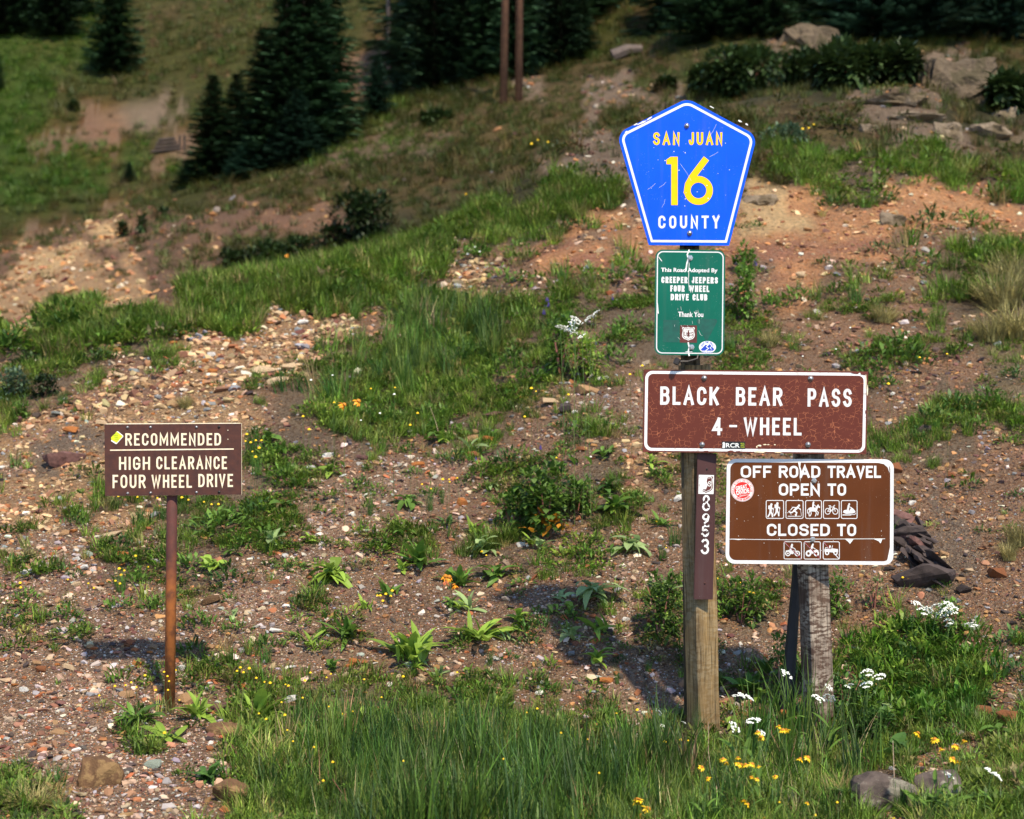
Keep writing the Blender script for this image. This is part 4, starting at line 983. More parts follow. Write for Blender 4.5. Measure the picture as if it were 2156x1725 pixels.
def gravel(name, dens, ymin, ymax, smin, smax, power, label, seed):
    rng = np.random.default_rng(seed); P, nn, cc, U, V = sample(dens, ymin, ymax, rng=rng); n = len(P)
    s = smin * (smax / smin) ** (rng.random(n) ** power); s = s * np.where(np.isin(cc, [ord(c) for c in 't']), 1.25, 1) * .5
    col = pick(PALE, n, rng) * 1.15; a = pick(PALT, n, rng) * np.array([1.1, 1.1, 1.05]); b = pick(PALR, n, rng) * np.array([1.18, 1.08, .98])
    oo = pick(PALO, n, rng); a = np.where(np.isin(cc, [ord(c) for c in 'ocp'])[:, None], oo, a)
    mt = np.isin(cc, [ord(c) for c in 'tocp']); mr = np.isin(cc, [ord(c) for c in 'r']) | (np.isin(cc, [ord('h')]) & (rng.random(n) < .55))
    col = np.where(mt[:, None], a, np.where(mr[:, None], b, col))
    sc = s[:, None] * (1 + .2 * rng.standard_normal((n, 3))).clip(.6, 1.5); sc[:, 2] *= rng.uniform(.6, 1.1, n)
    P = P + np.array([0, 0, 1]) * (s * .15)[:, None]
    rot = np.stack([rng.normal(0, .3, n), rng.normal(0, .3, n), rng.uniform(0, 6.28, n)], 1); rot[:, 0] += .25
    print(name, n)
    scatter(name, P, sc, rot, rng.integers(0, len(PEB), n), col, PEB, label)
gravel('gravel', dict(t=1100, r=1500, e=1100, o=450, h=1000, c=200, k=600, g=400, G=60, p=100, x=300), 5.8, 11.5, .010, .055, 2.9, 'fine mixed gravel covering the slope near the signs', 41)
gravel('grit', dict(t=3800, r=5200, e=4200, h=4200, k=2500, o=1500, g=2200), 5.8, 9.6, .0045, .012, 1.2, 'fine grit between the gravel stones near the signs', 44)
gravel('gravel', dict(t=1000, r=700, e=560, o=300, h=450, c=150, k=120, g=50, G=14, p=60, x=60), 11.5, 24, .013, .085, 3.4, 'coarser stones and rubble strewn over the upper slope', 42)
gravel('rubble', dict(c=30, p=9, k=18, f=1, m=.2), 24, 60, .05, .22, 3.0, 'far rubble on the bare cut bank', 43)

# grass and herbs
GREEN = [(3, (.080, .150, .018)), (3, (.120, .20, .022)), (1.5, (.155, .22, .03)), (1, (.20, .24, .05)), (.7, (.26, .21, .08))]
LUSH = [(3, (.038, .090, .020)), (3, (.068, .13, .020)), (2, (.09, .18, .026)), (.9, (.15, .22, .04)), (.35, (.30, .22, .11))]
OLIVE = [(3, (.070, .085, .018)), (2, (.09, .09, .022)), (2, (.05, .075, .015)), (1, (.12, .09, .03)), (.5, (.16, .10, .05))]
BRIGHT = [(3, (.045, .10, .008)), (3, (.06, .11, .010)), (1, (.08, .10, .015))]
TUFT_S = [tuft_mb(26, 1, .30, .042, .55, 10 + k).data('grass_tuft', M_bladeI) for k in range(5)]
TUFT_T = [tuft_mb(20, 1, .16, .024, .30, 30 + k, seg=4, curl=2.0, dry=.06, hvar=.55).data('rush_tuft', M_bladeI) for k in range(6)]
HERB = [herb_mb(42, 1, .55, .42, 50 + k, .34, .6).data('herb_clump', M_leafI) for k in range(5)]
def veg(name, dens, ymin, ymax, smin, smax, pal, meshes, label, seed, zs=(1, 1), tilt=.12, keep=None, alt=None):
    rng = np.random.default_rng(seed); P, nn, cc, U, V = sample(dens, ymin, ymax, rng=rng)
    if keep is not None: m_ = keep(P, cc, U, V, rng); P, cc, U, V = P[m_], cc[m_], U[m_], V[m_]
    n = len(P); s = rng.uniform(smin, smax, n); col = pick(pal, n, rng, .18)
    cl = fbm(P[:, 0], P[:, 1], .5 * max(1, np.median(P[:, 1]) / 9), 2, seed)
    s = s * (1 + (.85 if 'rush' in name else .45) * cl); col = col * (1 + .35 * fbm(P[:, 0], P[:, 1], .35 * max(1, np.median(P[:, 1]) / 9), 2, seed + 5))[:, None]
    if alt is not None: am, ap = alt(P, cc, U, V), None; c2 = pick(am[1], n, rng, .18); col = np.where(am[0][:, None], c2, col)
    sc = np.stack([s, s, s * rng.uniform(zs[0], zs[1], n)], 1)
    print(name, n)
    scatter(name, P, sc, upright(n, tilt, rng), rng.integers(0, len(meshes), n), np.clip(col, .004, .6), meshes, label)
clumpy = lambda thr, sc, sd: (lambda P, cc, U, V, rng: (fbm(P[:, 0] / (P[:, 1] / 8), P[:, 1] / (P[:, 1] / 8), sc, 2, sd) > thr) | np.isin(cc, [ord('G'), ord('M')]))
fore = lambda P, cc, U, V, rng: ((U < 1410) | (U > 1570) | (V > 1650)) & (V > 1440 + 60 * fbm(P[:, 0], P[:, 1], .5, 2, 3)) & (U > 560 + 70 * fbm(P[:, 0], P[:, 1], .4, 2, 9)) & (U < 1830)
foreshort = lambda P, cc, U, V, rng: fore(P, cc, U, V, rng) & (rng.random(len(P)) < np.clip(1.25 - np.abs(U - 1050) / 700, .25, 1))
veg('rush_grass', dict(G=250, g=130), 5.6, 7.35, .13, .31, LUSH, TUFT_T, 'tall dark green rushes and grass across the verge in front', 61, (.9, 1.25), .10, keep=foreshort)
veg('leaf_carpet', dict(G=150, g=190, h=120, e=90), 6.0, 10, .05, .10, [(3, (.075, .17, .016)), (2, (.10, .21, .02)), (1, (.05, .12, .02))], [herb_mb(34, 1, .7, .6, 150 + k, .24, 1.0).data('leaf_clump', M_leafI) for k in range(4)], 'bright narrow leaved ground cover on the bank right of the posts', 75, keep=lambda P, cc, U, V, rng: ((U - 1930) / 170) ** 2 + ((V - 1430) / 120) ** 2 < 1 + .6 * fbm(U, V, 40, 2, 4))
veg('dead_stems', dict(G=26, g=14), 5.6, 7.4, .13, .26, [(2, (.36, .28, .15)), (1, (.25, .14, .08)), (1, (.45, .38, .22))], [tuft_mb(5, 1, .3, .014, .5, 90 + k, seg=4, hvar=.5).data('dead_stem', M_bladeI) for k in range(4)], 'dry straw stems among the verge grass', 74, keep=fore)
veg('verge_grass', dict(G=420, g=360, h=90), 5.6, 8.2, .05, .13, GREEN, TUFT_S, 'short green grass along the verge in front of the posts', 62, keep=lambda P, cc, U, V, rng: (V > 1430) & ((U < 1420) | (U > 1790) | (V > 1575)) & ((U > 500) | np.isin(cc, [ord('G')]) | (rng.random(len(P)) < .25)))
veg('verge_herbs', dict(G=170, g=230, h=30), 5.6, 8.6, .035, .085, GREEN, HERB, 'small leafy herbs through the verge grass', 63, (.8, 1.6), keep=lambda P, cc, U, V, rng: V > 1400)
veg('hillside_grass', dict(G=300, g=300, h=120, r=26, x=70, t=3, e=5, f=60, k=20), 7.6, 13, .05, .125, GREEN, TUFT_S, 'patchy green grass over the gravel slope', 64, keep=lambda P, cc, U, V, rng: (V < 1450) & ((fbm(P[:, 0], P[:, 1], .35, 2, 71) > .08) | (cc == ord('G'))))
veg('hillside_herbs', dict(G=150, g=200, h=175, r=60, e=16, t=14, x=14), 7.4, 13, .032, .10, GREEN, HERB, 'low leafy herbs dotted over the gravel slope', 65, (.7, 1.3), keep=lambda P, cc, U, V, rng: (V < 1450) & ((fbm(P[:, 0], P[:, 1], .35, 2, 72) > .0) | (cc == ord('G'))))
veg('upper_grass', dict(G=300, g=110, h=22, x=40, f=44, F=44, k=14, o=2, d=40, t=1.5), 13, 24.5, .08, .20, GREEN, TUFT_S, 'grass on the crest of the near slope', 66, keep=lambda P, cc, U, V, rng: (fbm(P[:, 0], P[:, 1], .7, 2, 73) > -.05) | (cc == ord('G')), alt=lambda P, cc, U, V: (np.isin(cc, [ord(c) for c in 'fFkd']), OLIVE))
veg('upper_herbs', dict(G=40, g=30, h=8, f=14, k=6, o=1), 13, 24.5, .09, .2, GREEN, HERB, 'low herbs on the upper part of the near slope', 67, (.6, 1.2), alt=lambda P, cc, U, V: (np.isin(cc, [ord(c) for c in 'fFkd']), OLIVE))
veg('far_grass', dict(M=6, m=12, f=20, F=20, g=22, G=20, d=16, k=5, p=8, c=1), 24.5, 58, .16, .38, OLIVE, TUFT_S, 'olive scrub grass over the second ridge', 68, (.45, .8), alt=lambda P, cc, U, V: (np.isin(cc, [ord(c) for c in 'gGM']) & (fbm(U, V, 60, 2, 8) > 0), [(3, (.07, .12, .018)), (2, (.09, .12, .02))]))
veg('tall_grass', dict(G=130, g=30), 7.6, 15, .14, .34, LUSH + [(2, (.12, .17, .03))], TUFT_T, 'tall soft grass patch in the middle of the slope', 70, keep=lambda P, cc, U, V, rng: ((U - 790 + (V - 745) * .9) / 290) ** 2 + ((V - 745) / 120) ** 2 < 1 + .9 * fbm(U, V, 50, 3, 6) - .5 * rng.random(len(P)))
veg('meadow_grass', dict(M=5, m=4, f=3, p=.3, k=.3), 58, 150, .3, .65, OLIVE, TUFT_S, 'grass of the steep far meadow', 69, (.6, .9), tilt=.3, alt=lambda P, cc, U, V: (np.isin(cc, [ord('M')]), BRIGHT))
# ------------------------------------------------------------------ zone words for labels
def zone(U, V):
    if V > 1560: return 'in the verge at the foot of the slope' if U > 480 else 'on the gravel by the ochre boulder'
    if V > 1380: return 'around the base of the rusty pipe' if U < 560 else ('below the timber posts' if U > 1400 else 'just behind the tall verge grass')
    if U < 340: return 'beside the rusty pipe sign' if V > 1040 else ('on the stony patch above the rusty sign' if V > 680 else 'on the cut bank')
    if U > 1800: return 'on the brown bank beyond the travel rules sign' if V > 700 else 'under the orange bedrock'
    if U > 1300: return 'behind the timber posts' if V > 900 else 'behind the green adoption sign'
    if V > 900: return 'on the gravel between the two sign groups'
    if V > 560: return 'on the slope around the tall green grass patch'
    return 'near the grassy crest'

LAND = [(364, 965, 'the rusty sign panel'), (360, 1250, 'the rusty pipe'), (362, 1440, 'the pipe foot'), (212, 1618, 'the ochre boulder'), (486, 1662, 'the orange boulder'), (472, 1532, 'the low orange slab'), (613, 1471, 'the white stone chunk'), (582, 1328, 'the thin white slab'),
 (865, 1392, 'the largest bright plant'), (700, 1222, 'the lime plant'), (946, 1214, 'the orange daisies'), (1150, 1080, 'the palmate bush'), (973, 1056, 'the bright orange stone'), (1036, 873, 'the smooth purple stone'), (1190, 862, 'the upright grey stone'), (725, 852, 'the big orange daisy pair'),
 (800, 730, 'the tall grass patch'), (1210, 700, 'the white umbels'), (1152, 628, 'the purple lupine'), (637, 678, 'the largest white crest stone'), (185, 955, 'the purple rock slab'), (80, 840, 'the rounded sage bush'), (258, 1166, 'the smooth orange stone'), (60, 1300, 'the blocky tan stone'), (86, 1408, 'the red brown block'),
 (1447, 400, 'the blue county marker'), (1453, 640, 'the green adoption sign'), (1590, 866, 'the black bear pass sign'), (1705, 1078, 'the travel rules sign'), (1480, 1350, 'the square timber post'), (1715, 1350, 'the peeling post'), (1660, 1400, 'the leaning stake'), (1950, 1180, 'the slate outcrop'), (1975, 1285, 'the yarrow row'),
 (1870, 1640, 'the lichen rock'), (2000, 1590, 'the daisies by the lichen rock'), (1555, 1610, 'the widest daisy cluster'), (1570, 1470, 'the largest yarrow head'), (1275, 1430, 'the red orange stone'), (1250, 1262, 'the pale drooping plant'), (2120, 680, 'the drooping tussock'), (1900, 760, 'the upper bank herbs'), (1990, 890, 'the middle bank herbs'), (2110, 1500, 'the rusty edge rock'),
 (1780, 480, 'the orange bedrock'), (770, 490, 'the willow bush'), (900, 1600, 'the rush patch'), (1150, 1620, 'the right part of the rushes'), (650, 1620, 'the left part of the rushes'), (1340, 1690, 'the golden daisies'), (50, 1690, 'the corner tussock'), (545, 1515, 'the dandelion clump'), (1110, 600, 'the yellow flowered cushion'), (1390, 1290, 'the bush left of the square post'), (450, 720, 'the stony bank'), (560, 800, 'the yellowish stones'), (230, 700, 'the stony bank edge')]
_used = set()
def unique(desc, U, V):
    c = sorted(LAND, key=lambda l: (l[0] - U) ** 2 + (l[1] - V) ** 2)
    for l in c[:5]:
        dx, dy = U - l[0], V - l[1]; near_ = math.hypot(dx, dy) < 55
        sec = ('right of' if dx > 0 else 'left of'), ('below' if dy > 0 else 'above')
        words_ = [sec[0], sec[1]] if abs(dx) > abs(dy) else [sec[1], sec[0]]
        for wd_ in words_:
            for pre in ((('just ' if near_ else ''),) if near_ else ('', 'well ')):
                t = '%s %s%s %s' % (desc, pre, wd_, l[2])
                if pre == 'well ' and math.hypot(dx, dy) < 110: continue
                if t not in _used: _used.add(t); return t
    t = '%s between %s and %s' % (desc, c[0][2], c[1][2]); _used.add(t); return t
# ------------------------------------------------------------------ single stones
SM = {}
def stone_mesh(kind, v):
    if (kind, v) not in SM: SM[(kind, v)] = hull_mesh('stone', stone_pts(18, 1, .85, .75, random.Random(900 + v * 7 + len(kind)), .6), STONE[kind])
    return SM[(kind, v)]
stone_n = [0]
def put_stone(U, V, w_, h_, kind, label, group=None, name='stone', rz=None, sink=.25):
    p, nrm = on_ground(U, V + h_ * .3); m = 1 / ppm(p.y); a, b = w_ * m / 2, h_ * m / 2
    o = link(bpy.data.objects.new(name, stone_mesh(kind, stone_n[0] % 5))); stone_n[0] += 1
    o.scale = (a, max(a * .7, b), b * 1.1); o.location = p + Vector((0, 0, b * (1 - 2 * sink)))
    o.rotation_euler = (random.gauss(.12, .12), random.gauss(0, .15), random.uniform(-.5, .5) if rz is None else rz); tag(o, label, 'stone', group); return o
NOTABLE = [
 (322, 1608, 40, 26, 'greenish', 'flat pale green stone on the gravel beside the ochre boulder'), (381, 1405, 22, 13, 'white', 'small flat white stone touching the rusty pipe'),
 (582, 1328, 32, 12, 'white', 'long thin white stone slab among gravel below the pipe sign'), (613, 1471, 30, 24, 'white', 'angular white stone chunk by the bright dandelion leaves'),
 (838, 1519, 28, 16, 'white', 'pale stone half hidden at the back of the tall rushes'), (888, 1430, 30, 26, 'pale', 'rounded pale tan stone on gravel behind the rushes'),
 (1036, 873, 46, 24, 'purple', 'smooth purple brown boulder at the edge of the grey gravel fan'), (1190, 862, 28, 34, 'slate', 'upright dark grey stone in the grey gravel left of the pass sign'),
 (1160, 845, 48, 20, 'pale', 'pale stone slab beside the upright dark grey stone'), (1210, 868, 16, 14, 'white', 'bright white pebble beside the upright dark stone'),
 (1000, 908, 34, 14, 'tan', 'flat tan stone, upper one of a little pile'), (990, 922, 48, 18, 'tan', 'wide tan stone, lower one of a little pile'), (1028, 925, 30, 24, 'orange', 'orange stone next to the little tan pile'), (997, 956, 26, 18, 'rust', 'round brown stone under the little tan pile'),
 (973, 1056, 27, 24, 'orange', 'bright orange rounded stone on the grey gravel'), (258, 1166, 28, 20, 'orange', 'smooth orange stone left of the rusty pipe'), (225, 1168, 22, 16, 'pale', 'pale stone touching the smooth orange stone'),
 (186, 1166, 24, 16, 'greenish', 'dull cream stone left of two brighter ones'), (56, 1203, 28, 16, 'white', 'white stone by the left edge below the gravel bank'), (178, 1194, 24, 16, 'white', 'pale wedge stone below the dull cream stone'),
 (235, 1123, 54, 12, 'pale', 'long flat pale stone under the rusty sign'), (161, 1229, 24, 14, 'pale', 'buff stone lying alone under the wedge stone'), (60, 1300, 26, 16, 'tan', 'blocky tan stone on plain brown gravel'),
 (146, 1405, 30, 18, 'pale', 'flat buff stone beside a red stem plant'), (86, 1408, 26, 20, 'rust', 'red brown block stone near the left edge'), (50, 1451, 26, 14, 'white', 'pair like white stone near the left edge'),
 (268, 1461, 40, 18, 'tan', 'flat salmon stone below the yellow button flowers'), (122, 1540, 36, 18, 'tan', 'tan slab stone above the ochre boulder'), (444, 1262, 42, 26, 'brown', 'humped brown stone to the right of the rusty pipe'),
 (391, 1470, 34, 30, 'tan', 'round tan stone at the foot of the rusty pipe'), (458, 1488, 40, 32, 'purple', 'dark purple stone behind the dandelion leaves'), (20, 1159, 20, 18, 'pale', 'round cream stone at the picture edge'),
 (136, 1121, 26, 18, 'tan', 'tan wedge on the orange gravel under the sign'), (1275, 1430, 36, 16, 'orange', 'red orange stone on bare soil left of the square post'), (1202, 1375, 18, 14, 'grey', 'pale grey pebble on bare soil'),
 (1098, 1146, 22, 14, 'white', 'white pebble under the leafy palmate bush'), (1317, 1303, 20, 11, 'white', 'white chip near the timber post bush'), (1209, 1256, 15, 12, 'white', 'small white pebble under the pale drooping leaves'),
 (1428, 1048, 22, 20, 'white', 'bright white stone just left of the square timber post'), (637, 678, 28, 15, 'white', 'largest white stone on the stony crest'), (598, 640, 12, 10, 'white', 'little white stone near the stony crest'),
 (560, 780, 60, 24, 'pale', 'yellowish stone bank left of the tall grass, upper lump'), (610, 772, 40, 24, 'pale', 'yellowish lump beside the tall grass'), (585, 800, 50, 18, 'pale', 'yellowish stone at the foot of the bank'),
 (1686, 578, 24, 20, 'pale', 'round pale stone under the orange bedrock'), (1238, 562, 22, 12, 'white', 'flat white stone left of the green adoption sign'), (1262, 527, 24, 14, 'pale', 'pale stone on orange soil left of the green sign'),
 (1270, 798, 28, 16, 'white', 'white block stone above the corner of the pass sign'), (1235, 820, 60, 26, 'tan', 'orange tan slab near the corner of the pass sign'), (1240, 500, 20, 12, 'tan', 'small tan stone in orange soil'),
 (1110, 885, 26, 14, 'tan', 'tan stone on the grey gravel fan'), (690, 958, 30, 14, 'white', 'white slab stone in the gravel below the orange flowers'), (655, 985, 20, 14, 'white', 'white stone right of the rusty sign'),
 (762, 962, 26, 16, 'purple', 'purple stone among gravel at the grass edge'), (880, 975, 34, 10, 'orange', 'flat orange flake on pale gravel'), (2045, 1318, 44, 18, 'greenish', 'flat grey green stone under the white yarrow'),
 (2030, 1240, 34, 26, 'dark', 'dark chunk right of the slate outcrop'), (2100, 1205, 40, 34, 'rust', 'red brown block on the brown bank'), (2075, 1500, 50, 40, 'rust', 'rusty red block at the edge by the tussock'), (2120, 1510, 50, 46, 'rust', 'large rusty rock cut by the picture edge'),
 (2052, 1608, 40, 26, 'purple', 'dark purple block behind the yellow daisies'), (2000, 1580, 34, 18, 'tan', 'tan stone behind the yellow daisies'), (1660, 1505, 46, 34, 'orange', 'orange stone half hidden by ferny leaves'), (2070, 1660, 40, 22, 'slate', 'dark slate piece beside the last yarrow head'),
 (1945, 905, 36, 30, 'slate', 'dark purple block on the upper brown bank'), (1850, 1000, 24, 16, 'tan', 'orange tan stone on the brown bank'), (1920, 1058, 22, 11, 'white', 'white chip above the slate outcrop'), (1880, 985, 40, 34, 'rust', 'layered red brown lump above the slate outcrop'),
 (1715, 1048, 1, 1, 'rust', ''), (310, 810, 30, 14, 'tan', 'tan slab in the red gravel'), (250, 790, 28, 16, 'pale', 'pale ochre stone in the stony bank'), (445, 745, 22, 12, 'white', 'white fleck stone on the bank'), (480, 720, 20, 12, 'orange', 'small orange stone in the stony bank'),
 (150, 905, 40, 26, 'orange', 'orange boulder beside the purple flat rock'), (215, 890, 30, 16, 'pale', 'pale stone above the orange boulder'), (1905, 240, 1, 1, 'rust', '')]
for U, V, w_, h_, kd_, lab in NOTABLE:
    if w_ > 1: put_stone(U, V, w_, h_, kd_, lab)
# more stones that stand out from the gravel, by kind and place
COLN = dict(white='white', pale='pale buff', tan='tan', orange='orange', rust='rust brown', purple='purple brown', grey='grey', dark='dark', greenish='grey green')
rs = random.Random(77); cnt = 0
REG = [(0, 540, 690, 900, 70, (10, 26)), (0, 330, 1060, 1480, 50, (11, 24)), (540, 760, 580, 760, 22, (9, 20)), (600, 1100, 900, 1100, 30, (10, 22)), (1050, 1350, 760, 960, 22, (10, 24)), (1840, 2150, 880, 1330, 40, (10, 28)), (380, 900, 1360, 1470, 26, (10, 26)), (1180, 1360, 430, 560, 12, (8, 16))]
for (a, b, c, d, n_, (s0, s1)) in REG:
    for _ in range(int(n_ * .8)):
        U, V = rs.uniform(a, b), rs.uniform(c, d)
        kd_ = rs.choices(['tan', 'orange', 'pale', 'white', 'rust', 'purple', 'grey', 'dark'], [4, 3, 3, 1.4, 3, 2, 1.5, 1] if U < 1800 else [3, 2, 1, .6, 5, 3, 1, 3])[0]
        s = s0 + (s1 - s0) * rs.random() ** 2; z = zone(U, V)
        put_stone(U, V, s, s * rs.uniform(.45, .75), kd_, unique('angular %s stone lying loose' % COLN[kd_], U, V), '%s stones %s' % (COLN[kd_], z)); cnt += 1
# boulders in front
def put_boulder(U, V, w_, h_, mat, label, seed, name='boulder', deep=.75, sink=.35, rz=0, tilt=0):
    p, nrm = on_ground(U, V + h_ * .35); m = 1 / ppm(p.y); a, b = w_ * m / 2, h_ * m / 2
    me = boulder_mesh('boulder', a, a * deep, b, STONE[mat], seed, 4 if a > .5 else 3, .16 if mat in ('mound', 'ledge') else .05); o = link(bpy.data.objects.new(name, me)); o.location = p + Vector((0, a * .2, b * (1 - 2 * sink)))
    o.rotation_euler = (tilt, 0, rz); return tag(o, label, 'rock')
put_boulder(212, 1618, 96, 92, 'brown', 'large flat ochre brown boulder set in the gravel at the verge', 3, tilt=-.35)
put_boulder(486, 1662, 84, 76, 'brown', 'orange brown boulder half under the grass edge', 5, tilt=-.2)
put_boulder(472, 1532, 90, 42, 'brown', 'low orange slab rock with a dark underside beside the pipe base', 8)
put_boulder(1862, 1662, 150, 122, 'lichen', 'large grey rock with pale lichen among the weeds below the posts', 11, deep=.9, tilt=-.3)
put_boulder(1975, 1652, 110, 104, 'lichen', 'darker half of the lichen rock, split from it by a crack', 14)
put_boulder(135, 962, 84, 44, 'purple', 'flat purple bedrock slab flush with the stony bank', 17, name='rock_slab', deep=1.3, sink=.40, rz=.5)
# slate outcrop with separate slabs
put_boulder(1945, 1215, 130, 46, 'slate', 'dark embedded core of the slate outcrop, jagged and low', 51, name='slate_block', deep=1.2, sink=.42, tilt=-.5)
put_boulder(1915, 1125, 80, 34, 'slate', 'smaller dark block embedded above the slate outcrop', 52, name='slate_block', deep=1.2, sink=.42, tilt=-.5)
p0, _ = on_ground(1945, 1225); ro = empty('slate_outcrop', p0); tag(ro, 'dark layered slate outcrop breaking out of the brown bank', 'rock'); rr = random.Random(4)
for k in range(34):
    t_ = k / 33; U = 1895 + 95 * t_ + rr.gauss(0, 16); V = 1095 + 130 * t_ + rr.gauss(0, 9); w_ = rr.uniform(34, 84); h_ = rr.uniform(12, 22)
    p, _ = on_ground(U, V); m = 1 / ppm(p.y); me = hull_mesh('slab', stone_pts(18, w_ * m / 1.9, w_ * m / 2.4, h_ * m / 2.3, rr, .85), STONE['slate'] if rr.random() < .88 else STONE['purple'])
    o = link(bpy.data.objects.new('slab', me), ro); o.location = p - p0 + Vector((0, 0, rr.uniform(-.01, .03))); o.rotation_euler = (rr.gauss(.15, .12), rr.gauss(.55, .12), rr.gauss(.2, .25))
# far rock ledges and mounds, smooth bedrock
for (U, V, w_, h_, mat, lab, sd) in [(1720, 70, 190, 86, 'mound', 'brown rocky knoll under the spruce boughs', 21), (1995, 150, 230, 130, 'mound', 'tall crumbling brown rock mound between two dark shrubs', 22), 
      (1870, 206, 170, 34, 'ledge', 'long pale rock ledge on the upper crest', 24), (1935, 240, 130, 34, 'ledge', 'brown broken ledge under the pale ledge', 25), (2000, 268, 74, 56, 'ledge', 'rounded pale rock under the upper crest', 26), (2085, 268, 100, 60, 'ledge', 'yellowish lichen rock at the end of the crest', 27),
      (2110, 232, 60, 40, 'ledge', 'small grey rock above the lichen rock', 28), (1830, 268, 44, 26, 'ledge', 'small pale rock standing in crest grass', 29), 
      (1600, 415, 90, 36, 'ledge', 'cream coloured rock patch just right of the blue marker', 35), (1880, 455, 60, 46, 'ledge', 'grey end of the bedrock hump', 37)]:
    put_boulder(U, V, w_, h_, mat, lab, sd, name='rock', deep=.6, sink=.44)

# ------------------------------------------------------------------ single plants
def place(me, U, V, size, label, cat, group=None, name='plant', tilt=.08, zs=1.0, rz=None, sz=None):
    """mesh of unit radius set where the layout point meets the ground; size = width in layout pixels"""
    p, nrm = on_ground(U, V); s = size / ppm(p.y) / 2
    o = link(bpy.data.objects.new(name, me)); o.location = p; o.scale = (s, s, s * zs if sz is None else sz / ppm(p.y)); o.rotation_euler = (random.gauss(0, tilt), random.gauss(0, tilt), random.uniform(0, 6.28) if rz is None else rz)
    tag(o, label, cat, group); return o
L_yg = leafmat('bright_leaf', (.24, .36, .05), .25, .35); L_pale = leafmat('pale_leaf', (.28, .38, .15), .2, .35); L_mid = leafmat('mid_green_leaf', (.110, .205, .030), .3, .3)
L_dark = leafmat('dark_leaf', (.060, .13, .024), .3, .2); L_yellow = leafmat('yellowed_leaf', (.50, .36, .02), .2, .4, hue2=(.5, .2, .02)); L_sage = leafmat('sage_leaf', (.10, .16, .09), .2, .25)
L_shr = leafmat('shrub_leaf', (.034, .062, .016), .3, .15); L_dry = leafmat('dry_grass_blade', (.24, .21, .08), .25, .3); L_grn = leafmat('green_blade', (.055, .13, .022), .25, .25); L_stem = leafmat('stem_green', (.10, .17, .04), .2, .2); L_red = leafmat('red_stem', (.30, .12, .09), .3, .1)
def leaf_data(name, mat, L=1, W=.24, bend=.8, seg=5, shape=1.0, tint=1.0):
    mb = MB(); V_, F = leaf_pts(L, W, bend, .22, seg, tilt=0, shape=shape); mb.mesh(V_, F, 0, tint); return mb.data(name, mat)
LEAF = {k: [leaf_data('leaf', m_, 1, wd, bd, tint=ti) for wd, bd, ti in ((.22, .5, 1), (.26, .9, 1.2), (.20, 1.3, .8), (.24, 1.0, 1.0))] for k, m_ in dict(yg=L_yg, pale=L_pale, mid=L_mid, dark=L_dark).items()}
LEAFW = {k: [leaf_data('leaf', m_, 1, wd, bd, tint=ti) for wd, bd, ti in ((.42, 1.2, 1), (.36, 1.6, 1.2), (.40, 2.0, .9))] for k, m_ in dict(yg=L_yg, pale=L_pale, mid=L_mid, dark=L_dark).items()}
def rosette(U, V, w_, kind, n, label, erect=.8, wide=False, group=None, name='leafy_plant'):
    p, _ = on_ground(U, V); s = w_ / ppm(p.y) / 2 * 1.6; root = empty(name, p, (0, 0, random.uniform(0, 6.28))); tag(root, label, 'plant', group)
    n = int(n * 1.6); ex = random.uniform(.7, 1.3)
    for i in range(n):
        me = random.choice((LEAFW if wide else LEAF)[kind]); o = link(bpy.data.objects.new('leaf', me), root); q = i / n
        L = s * random.uniform(.5, 1.25) * (1 if q < .7 else .75); az = i * 2.4 + random.gauss(0, .6); el = min(1.45, erect * ex * (.5 + .9 * q) + random.gauss(0, .25))
        o.scale = (L, L * random.uniform(.6, 1.3), L * random.uniform(.6, 1.5)); o.rotation_euler = (random.gauss(0, .25), -el, az); o.location = (random.gauss(0, s * .14), random.gauss(0, s * .14), .005 + (s * .35 * q if wide else 0))
    return root
